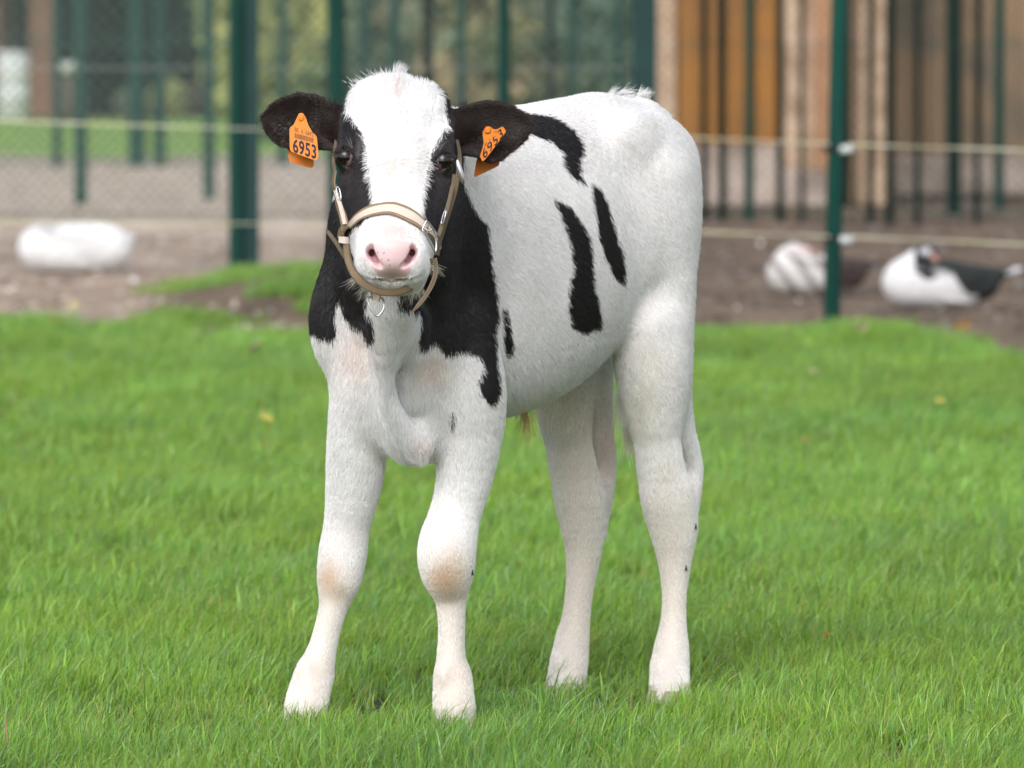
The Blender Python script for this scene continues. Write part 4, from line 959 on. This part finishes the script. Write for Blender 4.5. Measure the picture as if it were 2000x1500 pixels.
# ---- hair
def grow(n,seed=11):
    r=np.random.default_rng(seed)
    T=np.concatenate([CQ[:,[0,1,2]],CQ[:,[0,2,3]]]); a=CV[T[:,0]];b=CV[T[:,1]];c=CV[T[:,2]]
    ar=.5*np.linalg.norm(np.cross(b-a,c-a),axis=1); nv=CN[T[:,0]]
    rt=reg[T[:,0]]
    w=ar*np.where(nv[:,1]<.35,1,.38)*np.where(rt==1,1.7,np.where(rt==2,1.8,1)); w[ns[T].mean(1)>.55]*=.0
    w*=np.where(a[:,2]<.012,0,1)
    w*=np.where((rt==0)&(a[:,2]<.42),1.25,1)
    mouth=lipm[T].any(1); w[mouth]*=.15
    for s in (1,-1): w[np.linalg.norm(a-H['eye%d'%s],axis=1)<.0235]*=.03
    i=r.choice(len(T),n,p=w/w.sum()); u=r.random(n);v=r.random(n); k=u+v>1;u[k]=1-u[k];v[k]=1-v[k]
    p=a[i]+(b[i]-a[i])*u[:,None]+(c[i]-a[i])*v[:,None]
    nn=CN[T[i,0]]*(1-u-v)[:,None]+CN[T[i,1]]*u[:,None]+CN[T[i,2]]*v[:,None]; nn/=np.linalg.norm(nn,axis=1,keepdims=True)
    rg=rt[i]; col,bk,px,py=coat(p,nn,rg,.0016,seed)
    # combing direction
    d=np.tile(-FW*.75-UP*.75,(n,1)); z=p[:,2]; bb=(p-ORG)@LF; aa=(p-ORG)@FW
    top=np.clip((nn[:,2]-.3)*2,0,1)[:,None]; d=d*(1-top)+(-FW*1.0)*top
    leg=np.clip((.50-z)/.08,0,1)[:,None]*(rg==0)[:,None]; d=d*(1-leg)+(-UP-FW*.15)*leg
    fr=np.clip((aa-.22)/.08,0,1)[:,None]; d=d*(1-fr)+(-UP+LF*np.tanh(bb/.03)[:,None]*.3)*fr
    hdm=rg==1; who=np.array(hit(768,328)[0]); q=p-who; qn=q/(np.linalg.norm(q,axis=1,keepdims=True)+1e-6)
    dn=qn-np.array([0,0,1.0])*(.25-.35*np.tanh(q[:,2:3]/.05)); d=np.where(hdm[:,None],dn,d)
    face=hdm&(np.abs(q@H['hl'])>.062); d=np.where(face[:,None],H['hd']*.9+UP*-.2-H['hn']*.5,d)
    up=hdm&(p[:,2]>1.0); wup=np.clip((p[:,2]-.985)/.04,0,1)[:,None]*hdm[:,None]; d=d*(1-wup)+(UP*.6-H['hn']*.9)*wup
    for E in EARS:
        m=(rg==2)&((np.sign(p[:,0]-H['poll'][0])<0)==(E['side']==0)); qq=(p-E['b'])@E['v']; 
        d=np.where(m[:,None],E['u']*.9+E['v']*np.clip(qq*14,-1,1)[:,None],d)
    wob=np.stack([vnoise(p,45,k)-.5 for k in (1,2,3)],1)*.26+np.stack([vnoise(p,8,k)-.5 for k in (4,5,6)],1)*.45; wob+=np.stack([vnoise(p,130,k)-.5 for k in (11,12,13)],1)*.2; d=d/(np.linalg.norm(d,axis=1,keepdims=True)+1e-9)+wob+r.normal(0,.10,(n,3))
    d-=nn*np.sum(d*nn,1)[:,None]; d/=np.linalg.norm(d,axis=1,keepdims=True)+1e-9
    L=np.full(n,.0115); L[z<.45]=.0115; L[z<.36]=.0075; L[z<.24]=.0058; L[z<.06]=.0075; leglow=z<.30
    belly=(rg==0)&(nn[:,2]<-.3)&(z>.42)&(z<.6); L[belly]=.019
    L[hdm]=.0115; L[hdm&(py>440)]=.007; L[hdm&(np.abs((p-H['poll'])@H['hl'])>.055)&(py>330)]=.0075; near_nose=hdm&inpoly(px,py,[(708,470),(766,460),(824,470),(826,500),(815,530),(766,555),(717,530),(705,500)]); L[near_nose]=.0032
    wu=wup[:,0]; L=L*(1-wu)+.015*wu; tuft=hdm&(p[:,2]>1.0)&(np.abs(px-768)<30); L[tuft]=.018
    L[rg==2]=.0075
    ed=np.zeros(n,bool)
    tailm=(rg==0)&(aa<-.41)&(z<.93); L[tailm]=.022
    hock=(rg==0)&(aa<-.40)&(z<.5); L[hock]=.011
    L*=r.uniform(.65,1.25,n)
    lift=np.full(n,.20); lift[belly]=.15;  lift[rg==2]=.42; lift[hdm]=.18+.25*wu[hdm]; lift[tailm]=.25
    lift[leglow]*=.6; lift*=r.uniform(.5,1.5,n); lift+=(r.random(n)<.02)*.25
    K=4; t=np.linspace(0,1,K)
    pts=np.zeros((n,K,3),np.float32)
    for k in range(K):
        s=t[k]*L; out=lift*s*(1-.55*t[k]); pts[:,k]=p-nn*.0006*(1-t[k])+d*s[:,None]+nn*out[:,None]
        if k: pts[:,k,2]-=(.18*s*t[k]*np.where(up|(rg==2),0,1)).astype(np.float32)
    pts[:,:,:]+=(r.normal(0,1,(n,K,3))*(L[:,None,None]*.035*t[None,:,None])).astype(np.float32)
    rad=np.where(rg==1,.00030,.00036)*r.uniform(.75,1.2,n); rad=np.where(bk,rad*.95,rad)
    R=rad[:,None]*np.array([1,.95,.7,.12])[None,:]
    tone=r.normal(1,.07,n)*(1+(vnoise(p,26,12)-.5)*.10)*(1+(vnoise(p,150,14)-.5)*.06); col=col*np.where(bk,1+r.normal(0,.25,n),tone)[:,None]
    brown=bk&(r.random(n)<.12); col[brown]=col[brown]*np.array([2.2,1.6,1.3])
    return pts,R,np.clip(col,0.004,.93),
def hairs(name,pts,R,col,m,parent,label=None):
    n,K,_=pts.shape; hc=bpy.data.hair_curves.new(name); hc.add_curves([K]*n)
    hc.attributes['position'].data.foreach_set('vector',pts.astype(np.float32).ravel())
    a=hc.attributes.get('radius') or hc.attributes.new('radius','FLOAT','POINT'); a.data.foreach_set('value',R.astype(np.float32).ravel())
    a=hc.attributes.new('col','FLOAT_COLOR','CURVE'); a.data.foreach_set('color',np.concatenate([col,np.ones((n,1))],1).astype(np.float32).ravel())
    hc.materials.append(m); o=bpy.data.objects.new(name,hc); COL.objects.link(o); o.parent=parent; o.matrix_parent_inverse=Matrix.Translation(parent.location).inverted(); o['kind']='stuff'
    return o
def hair_mat():
    m=bpy.data.materials.new('calf_hair'); m.use_nodes=True; nt=m.node_tree; b=nt.nodes['Principled BSDF']; a=node(nt,'ShaderNodeAttribute'); a.attribute_name='col'
    nt.links.new(a.outputs['Color'],b.inputs['Base Color']); b.inputs['Roughness'].default_value=.42; b.inputs['Specular IOR Level'].default_value=.5
    tr=node(nt,'ShaderNodeBsdfTranslucent'); nt.links.new(a.outputs['Color'],tr.inputs[0]); ms=node(nt,'ShaderNodeMixShader'); ms.inputs[0].default_value=.14
    nt.links.new(b.outputs[0],ms.inputs[1]); nt.links.new(tr.outputs[0],ms.inputs[2]); nt.links.new(ms.outputs[0],nt.nodes['Material Output'].inputs[0])
    return m
M_hair=hair_mat()
import os
NH=520000
pts,R,col=grow(NH); hairs('coat_hair',pts,R,col,M_hair,calf)
def strand_set(name,specs,seed):
    """specs: root px,py,Y, direction px dx,dy, length m, count, spread px, colour, radius, curl"""
    r=np.random.default_rng(seed); PT=[];RR=[];CC=[]
    for (x,y,Y,dx,dy,Ln,cnt,sp_,cl,rad,curl) in specs:
        for k in range(cnt):
            x0=x+r.normal(0,sp_); y0=y+r.normal(0,sp_*.5); p0=P(x0,y0,Y+r.normal(0,.004)); d=np.array([dx+r.normal(0,.22),r.normal(0,.25),-dy+r.normal(0,.22)]); d/=np.linalg.norm(d); l=Ln*r.uniform(.5,1.1)
            side=np.array([d[2],0,-d[0]])*curl*r.uniform(.2,1.3); q=[]
            for t in (0,.34,.67,1): q.append(p0+d*l*t+side*l*t*t)
            PT.append(q); RR.append([rad,rad*.9,rad*.6,rad*.1]); CC.append(np.array(cl)*r.uniform(.8,1.15))
    return hairs(name,np.array(PT),np.array(RR),np.clip(np.array(CC),0,.93),M_hair,calf)
wh=(.88,.88,.88)
def yb(a,b): m=(a-1000)/F_PX; return (b-.777*.018-.629*11.23)/(.777*m-.629)
strand_set('tuft',[(776,148,10.79,.2,-1,.024,90,6,wh,.00033,.25),(750,156,10.79,-.5,-.8,.018,90,14,wh,.00033,.2),(712,168,10.79,-.8,-.7,.013,90,12,wh,.00033,.1),
  (1190,186,11.62,.5,-.7,.026,26,4,wh,.0004,.6),(1208,186,11.62,.7,-.5,.030,30,4,wh,.0004,.7),(1246,194,11.64,.55,-1,.026,110,3,wh,.0004,.5),(1262,196,11.64,-.05,-1,.020,26,3,wh,.0004,.5),(1225,188,11.62,.9,-.4,.028,20,5,wh,.0004,.5),(1300,232,11.70,1,-.2,.016,12,4,wh,.0004,-.6),
  (1214,765,11.60,.05,1,.10,130,8,(.90,.87,.80),.00042,-.12),(1228,830,11.60,.12,1,.07,80,7,(.80,.74,.62),.0004,-.15),(1236,872,11.50,-.35,1,.022,22,3,(.90,.86,.76),.00035,.7),
  (1026,803,11.22,.05,1,.075,34,3,(.55,.33,.13),.00035,.10),(1036,803,11.22,.0,1,.04,26,8,(.66,.50,.28),.0003,.1),(1015,800,11.22,-.1,1,.03,20,6,(.70,.58,.38),.0003,.1)],5)
# whiskers, chin beard, lashes
strand_set('whiskers',[(740,566,10.60,-.25,1,.028,55,14,(.75,.72,.62),.00018,.3),(775,566,10.60,.1,1,.026,60,16,(.75,.72,.62),.00018,.3),(806,556,10.60,.5,.9,.030,60,10,(.75,.72,.62),.00018,.2),(834,520,10.60,1,.5,.026,40,9,(.8,.78,.7),.00018,.2),(703,540,10.60,-.8,.8,.026,36,8,(.8,.78,.7),.00018,.2),(715,556,10.60,-.5,.9,.026,26,7,(.8,.78,.7),.00018,.2),
  (668,296,10.66,-.9,-.15,.018,26,4,(.03,.02,.02),.00028,-.3),(662,296,10.66,-1,.3,.016,18,2,(.03,.02,.02),.00028,-.3),(876,303,10.66,.9,.1,.018,26,4,(.03,.02,.02),.00028,.3),
  (690,288,10.64,-.5,-1,.03,4,3,(.3,.28,.26),.00016,.1),(850,292,10.64,.7,-.9,.028,4,3,(.4,.38,.36),.00016,.1),
  (634,204,10.80,-.2,-1,.012,60,12,(.03,.02,.02),.00028,.1),(905,212,10.80,-.2,-1,.012,60,8,(.03,.02,.02),.00028,.1),(655,210,10.80,-.2,-1,.014,60,8,(.03,.02,.02),.00028,.1)],9)
# ---- ear tags
M_tag=mat('orange_tag',(.74,.215,.018),.5,spec=.3,noise=(70,.4,(.60,.16,.015)))
M_ink=mat('black_ink',(.01,.01,.02),.6)
M_ink2=mat('grey_ink',(.14,.075,.03),.6)
def plate(outline,Yf,th,name,parent):
    n=len(outline); A=[P(x,y,Yf(x,y)) for x,y in outline]; Bk=[P(x,y,Yf(x,y)+th) for x,y in outline]
    V=A+Bk; F=[tuple(range(n)),tuple(range(2*n-1,n-1,-1))]+[(i,n+i,n+(i+1)%n,(i+1)%n) for i in range(n)]
    return mesh(name,V,F,M_tag,parent,False)
def round_poly(p,f=.22):
    out=[]; n=len(p)
    for i in range(n):
        a=np.array(p[i-1],float);b=np.array(p[i],float);c=np.array(p[(i+1)%n],float)
        for t in (0,.5,1):
            q=(b+(a-b)*f)*(1-t)**2+2*b*t*(1-t)+(b+(c-b)*f)*t*t; out.append(tuple(q))
    return out
def text(body,origin,e1,e2,Yf,name,parent,m,bold=.0,track=1.0):
    """flat lettering laid on the plate: e1 = px per em along the line, e2 = px per em upward"""
    cu=bpy.data.curves.new(name,'FONT'); cu.body=body; cu.offset=bold; cu.space_character=track; cu.size=1; cu.resolution_u=3
    t=bpy.data.objects.new(name,cu); COL.objects.link(t); bpy.context.view_layer.update()
    me=bpy.data.meshes.new_from_object(t.evaluated_get(bpy.context.evaluated_depsgraph_get())); bpy.data.objects.remove(t)
    V=np.array([v.co[:] for v in me.vertices]); F=[tuple(p.vertices) for p in me.polygons]
    wid=V[:,0].max(); u=V[:,0]/wid; v=V[:,1]/.70
    X_=origin[0]+e1[0]*u+e2[0]*v; Y_=origin[1]+e1[1]*u+e2[1]*v
    W3=[P(x,y,Yf(x,y)-.0007) for x,y in zip(X_,Y_)]
    return mesh(name,W3,F,m,parent,False)
def bars(origin,e1,e2,Yf,parent,m):
    r=np.random.default_rng(2); L=[]; u=0
    while u<1:
        w=r.choice([.012,.02,.034]); q=[(u,0),(u+w,0),(u+w,1),(u,1)]; V=[P(origin[0]+e1[0]*a+e2[0]*b,origin[1]+e1[1]*a+e2[1]*b,Yf(origin[0],origin[1])-.0007 if False else Yf(origin[0]+e1[0]*a+e2[0]*b,origin[1]+e1[1]*a+e2[1]*b)-.0007) for a,b in q]
        L.append((V,[(0,1,2,3)])); u+=w+r.choice([.012,.02,.03])
    V,F=join(L); return mesh('barcode',V,F,m,parent,False)
eyL=min(min(hit(x,y,10.9)[0][1] for x,y in ((590,228),(600,250),(612,270))),10.83); eyR=min(min(hit(x,y,10.9)[0][1] for x,y in ((955,262),(940,290),(950,305),(975,270),(985,255),(965,290))),10.83)
fL=lambda x,y: eyL-.013-(y-230)*.00026-(x-594)*.00022
t1=plate(round_poly([(584,221),(591,220.5),(597,229),(602,244),(610,258),(619,267),(621,290),(622,309),(617,314),(570,297),(566,291),(565,250),(573,244),(579,232)],.25),fL,.0016,'ear_tag',calf); t1['label']='orange ear tag with large 6953 hanging level in the left ear of the picture'
bL=lambda x,y: eyL+.012-(y-290)*.00018
plate(round_poly([(583,226),(592,226),(606,262),(612,300),(613,324),(609,328.5),(570,318.5),(565,315),(560,285),(570,258)],.2),bL,.0016,'back_plate',t1)
V,F=lathe([(.0052,-.002),(.0052,.0012),(.003,.002),(.0015,.0021)],16); V=V[:,[0,2,1]]*np.array([1,-1,1]); mesh('rivet',V+np.array(P(589,231,fL(589,231)-.0006)),F,M_tag,t1)
text('6953',(571.5,296),(46,14.0),(0,-26),fL,'tag_number',t1,M_ink,.022,1.05)
text('BE  6  6642',(575,256.5),(37,10.6),(0,-9),fL,'tag_lettering',t1,M_ink2,.0)
bars((575.5,269),(37.5,10.2),(0,-9.5),fL,t1,M_ink2)
fR=lambda x,y: eyR-.013-abs(y-262)*.00005
t2=plate(round_poly([(943,257),(949,247),(957,246.5),(963,252),(971,252.6),(982,246.5),(988,255),(987,260),(947,312.5),(942,315.6),(937,305),(942,291),(945,278),(943,266)],.25),fR,.0016,'ear_tag',calf); t2['label']='orange ear tag with 6953 twisted on the slant in the right ear of the picture'
bR=lambda x,y: eyR+.040
plate(round_poly([(947,262),(958,258),(970,285),(978,306),(974.5,324),(928,346),(925.5,343),(931,311),(940,285)],.15),bR,.0016,'back_plate',t2)
V,F=lathe([(.0052,-.002),(.0052,.0012),(.003,.002),(.0015,.0021)],16); V=V[:,[0,2,1]]*np.array([1,-1,1]); mesh('rivet',V+np.array(P(952.5,255,fR(952,255)-.0006)),F,M_tag,t2)
text('6953',(945,311.5),(38.5,-46.5),(-5.5,-15.5),fR,'tag_number',t2,M_ink,.006,1.1)
text('BE  6  6642',(947.3,287),(23.5,-29.5),(-1.8,-5),fR,'tag_lettering',t2,M_ink2)
# ---- halter
def web_mat(name,c1,c2,sc_=900):
    m=mat(name,c1,.85,spec=.15); nt=m.node_tree; b=nt.nodes['Principled BSDF']; uv=node(nt,'ShaderNodeAttribute'); uv.attribute_name='webuv'
    w=node(nt,'ShaderNodeTexWave',Scale=1.0,Distortion=.6); w.bands_direction='X'; w.inputs['Scale'].default_value=3.0
    nt.links.new(uv.outputs['Vector'],w.inputs['Vector'])
    mx=node(nt,'ShaderNodeMix',data_type='RGBA'); mx.inputs[6].default_value=(*c1,1); mx.inputs[7].default_value=(*c2,1); nt.links.new(w.outputs['Fac'],mx.inputs[0]); nt.links.new(mx.outputs[2],b.inputs['Base Color'])
    bp=node(nt,'ShaderNodeBump',Strength=.5,Distance=.001); nt.links.new(w.outputs['Fac'],bp.inputs['Height']); nt.links.new(bp.outputs[0],b.inputs['Normal'])
    return m
M_webw=web_mat('white_webbing',(.80,.70,.62),(.68,.57,.49)); M_webt=web_mat('tan_webbing',(.36,.26,.17),(.23,.17,.11)); M_webd=web_mat('grey_tan_webbing',(.22,.175,.12),(.12,.095,.065))
M_metal=mat('bright_steel',(.55,.56,.57),.25,metal=1.0)
def resample(p,n):
    p=np.array(p,float); o=[]
    for i in range(len(p)-1):
        p0=p[max(i-1,0)];p1=p[i];p2=p[i+1];p3=p[min(i+2,len(p)-1)]
        for j in range(n):
            t=j/n; o.append(.5*(2*p1+(p2-p0)*t+(2*p0-5*p1+4*p2-p3)*t*t+(3*p1-p0-3*p2+p3)*t**3))
    o.append(p[-1]); return np.array(o)
def band(name,A,Bk,th,m,parent,mat2=None,rim=.16):
    """strap between two 3-D edge curves A and B, th thick toward the viewer; optional differently coloured selvedges"""
    A=np.array(A);Bk=np.array(Bk);n=len(A); T=np.gradient((A+Bk)/2,axis=0); T/=np.linalg.norm(T,axis=1,keepdims=True)
    Wd=Bk-A; Nn=np.cross(T,Wd); Nn/=np.linalg.norm(Nn,axis=1,keepdims=True); Nn*=np.where(Nn[:,1:2]>0,-1,1)
    prof=[(0,0),(0,.8),(.04,1),(rim,1.08),(1-rim,1.08),(.96,1),(1,.8),(1,0)]
    V=[];UV=[]; s=np.concatenate([[0],np.cumsum(np.linalg.norm(np.diff((A+Bk)/2,axis=0),axis=1))])
    for i in range(n):
        for a,h in prof: V.append(A[i]+Wd[i]*a+Nn[i]*th*h); UV.append((s[i]*100,a,0))
    k=len(prof);F=[];mi=[]
    for i in range(n-1):
        for j in range(k):
            F.append((i*k+j,i*k+(j+1)%k,(i+1)*k+(j+1)%k,(i+1)*k+j)); mi.append(0 if j==3 else 1)
    F+= [tuple(range(k))[::-1],tuple((n-1)*k+j for j in range(k))]; mi+=[1,1]
    o=mesh(name,V,F,[m,mat2 or m],parent,False); o.data.polygons.foreach_set('material_index',mi)
    a=o.data.attributes.new('webuv','FLOAT_VECTOR','POINT'); a.data.foreach_set('vector',np.array(UV,np.float32).ravel())
    return o
def on(pts,off,n=6,fall=10.62,lim=None):
    q=resample(pts,n); L=[]
    for x,y in q:
        l,nn=hit(x,y,fall); L.append(l+nn*off)
    L=np.array(L)
    for _ in range(3): L[1:-1,1]=(L[:-2,1]+L[1:-1,1]*2+L[2:,1])/4
    return L
def free(pts,n=6): # (px,py,Y)
    q=resample(pts,n); return np.array([P(*a) for a in q])
halter=empty('halter',tuple(P(765,440,10.56))); tag(halter,'tan and white webbing halter strapped round the calf head','halter')
band('noseband',on([(681,441),(697,421),(724,404.5),(762,398),(788,404),(810,417),(829,436)],.0045),on([(690,447),(712,430),(747,421.5),(769,423.5),(799,438),(813,446),(824,456)],.0035),.002,M_webw,halter,M_webt,.20)
band('noseband_end',on([(833,440),(845,452),(853,466),(855,480)],.005),on([(828,458),(838,466),(845,478),(848,492)],.005),.002,M_webw,halter,M_webt)
band('keeper',free([(665.5,462,10.585),(665.5,474,10.585)],3),free([(681,463,10.575),(680,476,10.575)],3),.006,M_webw,halter)
band('side_loop',on([(684,437),(672,444),(668,456),(668,466)],.006,fall=10.60),on([(690,444),(682,450),(679,458),(680,466)],.006,fall=10.60),.002,M_webt,halter)
band('chin_strap',free([(671,474,10.58),(672,500,10.58),(679,524,10.575),(689,543,10.57),(704,559,10.57),(724,570,10.568),(744,576,10.567),(768,577.5,10.567),(792,572,10.575),(812,562,10.60),(836,537,10.61),(848,506,10.60)]),free([(684,476,10.57),(686,500,10.572),(692,519,10.568),(701,533,10.565),(714,546,10.562),(732,557,10.56),(748,562,10.56),(768,563,10.56),(788,559,10.568),(804,550,10.595),(826,528,10.605),(838,503,10.595)]),.002,M_webt,halter,M_webd)
band('strap_end',free([(845,505,10.585),(847,522,10.585),(843,545,10.58),(829,574,10.575),(815,592,10.57),(801,613,10.57)]),free([(853,503,10.585),(855.5,525,10.585),(850,552,10.58),(836,578,10.575),(820,598,10.57),(804,612,10.57)]),.0018,M_webd,halter,M_webt)
band('loose_end',free([(636,453,10.60),(650,472,10.60),(664,494,10.60),(674,509,10.60)]),free([(642,449,10.60),(656,467,10.60),(670,489,10.60),(680,504,10.60)]),.002,M_webd,halter)
band('cheek_strap',free([(653,332,10.66),(649,358,10.655),(654,378,10.65),(657,400,10.64),(664,425,10.62),(669,452,10.60)]),free([(658,334,10.65),(655,358,10.645),(661,376,10.64),(668,398,10.625),(677,420,10.61),(682,442,10.595)]),.002,M_webd,halter,M_webt)
band('cheek_strap_lining',free([(654,372,10.64),(658,386,10.635),(665,410,10.62),(672,440,10.60)]),free([(659,371,10.635),(664,386,10.63),(671,408,10.615),(678,438,10.595)]),.0035,M_webw,halter)
band('cheek_strap',free([(884,340,10.655),(879,372,10.65),(870,410,10.64),(861,440,10.62),(853,474,10.60),(850,498,10.59)]),free([(898,345,10.66),(892,376,10.655),(880,415,10.645),(869,448,10.63),(860,478,10.61),(856,500,10.60)]),.002,M_webd,halter)
band('cheek_strap_fold',free([(880,362,10.645),(872,396,10.635),(862,428,10.615),(852,462,10.595)]),free([(887,364,10.645),(879,400,10.635),(868,434,10.615),(858,466,10.595)]),.0042,M_webd,halter)
band('crown_strap',free([(889,345,10.66),(893,322,10.69),(893,300,10.73),(888,270,10.78),(872,225,10.86)]),free([(898,345,10.66),(901,322,10.70),(900,300,10.74),(893,270,10.79),(878,225,10.87)]),.002,M_webd,halter)
band('crown_strap',free([(652,334,10.67),(649,315,10.70),(652,290,10.76),(662,240,10.85)]),free([(657,334,10.66),(655,315,10.69),(658,290,10.75),(668,240,10.84)]),.002,M_webd,halter)
def wire(name,pts,r,parent,closed=True,n=5,m=None):
    q=free([*pts,pts[0]] if closed else pts,n); q=q[:-1] if closed else q
    V,F=tube(q,r,8,closed=closed); return mesh(name,V,F,m or M_metal,parent)
band('ring_keeper',free([(724,567,10.60),(726,586,10.60)],3),free([(746,571,10.60),(742,590,10.60)],3),.004,M_webw,halter,M_webt)
wire('ring',[(719,582,10.595),(718,588,10.595),(724,601,10.593),(732,613,10.592),(737,617,10.592),(743,613,10.592),(749,603,10.593),(750,592,10.595),(746,583,10.60),(732,579,10.602)],.0016,halter)
wire('buckle',[(833,431,10.575),(826,446,10.572),(827,452,10.57),(840,474,10.575),(850,492,10.58),(852,478,10.585),(850,458,10.585),(841,440,10.58)],.0016,halter)
wire('buckle_prong',[(831,447,10.568),(838,451,10.568),(844,447,10.57)],.0014,halter,False)
wire('side_buckle',[(660,365,10.63),(657,370,10.63),(661,388,10.625),(665,392,10.625),(666,384,10.625),(663,370,10.63)],.0012,halter)
wire('side_buckle',[(869,411,10.612),(865,421,10.607),(862,434,10.60),(864,436,10.60),(868,427,10.607),(871,414,10.612)],.0012,halter)
V,F=sphere((0,0,0),1,16,10); V=np.array(V)*np.array([.0048,.003,.021]); ro=math.radians(-14); V=V@np.array([[math.cos(ro),0,-math.sin(ro)],[0,1,0],[math.sin(ro),0,math.cos(ro)]]); mesh('metal_slide',V+np.array(P(899,336,10.655)),F,M_metal,halter)
# ---- flies on the legs
M_fly=mat('fly_black',(.008,.008,.010),.3,spec=.6)
for x,y,lb in ((923,1119,'black fly sitting on the front leg knee right of centre'),(1359,1029,'black fly on the hock of the right hind leg, the upper of two'),(1340,1110,'black fly on the cannon below the hock, the lower of two')):
    d=(Vector(P(x,y,11.2))-CAMP).normalized(); l,n,i,t=BV.ray_cast(CAMP,d)
    if l is None: l=Vector(P(x-6,y,11.0))
    l=np.array(l)+np.array([0,-.0055,0])
    f=empty('fly',tuple(l)); tag(f,lb,'fly','flies on the calf legs')
    V,F=sphere((0,0,0),.0019,10,8,(1,1,1.7)); mesh('body',np.array(V)+l,F,M_fly,f); V,F=sphere((0,0,.0042),.0014,8,6); mesh('head',np.array(V)+l,F,M_fly,f)
    for s in (1,-1):
        V=np.array([(0,0,.002),(s*.0012,-.001,.0005),(s*.0026,-.0012,-.004),(s*.0006,-.0014,-.0046),(0,.0004,.002),(s*.0012,-.0006,.0005),(s*.0026,-.0008,-.004),(s*.0006,-.001,-.0046)]); mesh('wing',V+l,[(0,1,2,3),(7,6,5,4),(0,4,5,1),(1,5,6,2),(2,6,7,3),(3,7,4,0)],M_fly,f,False)
lawn_grass(); stones()
fences(); electric(); hut(); vegetation(); far_wood(); litter(); ducks()
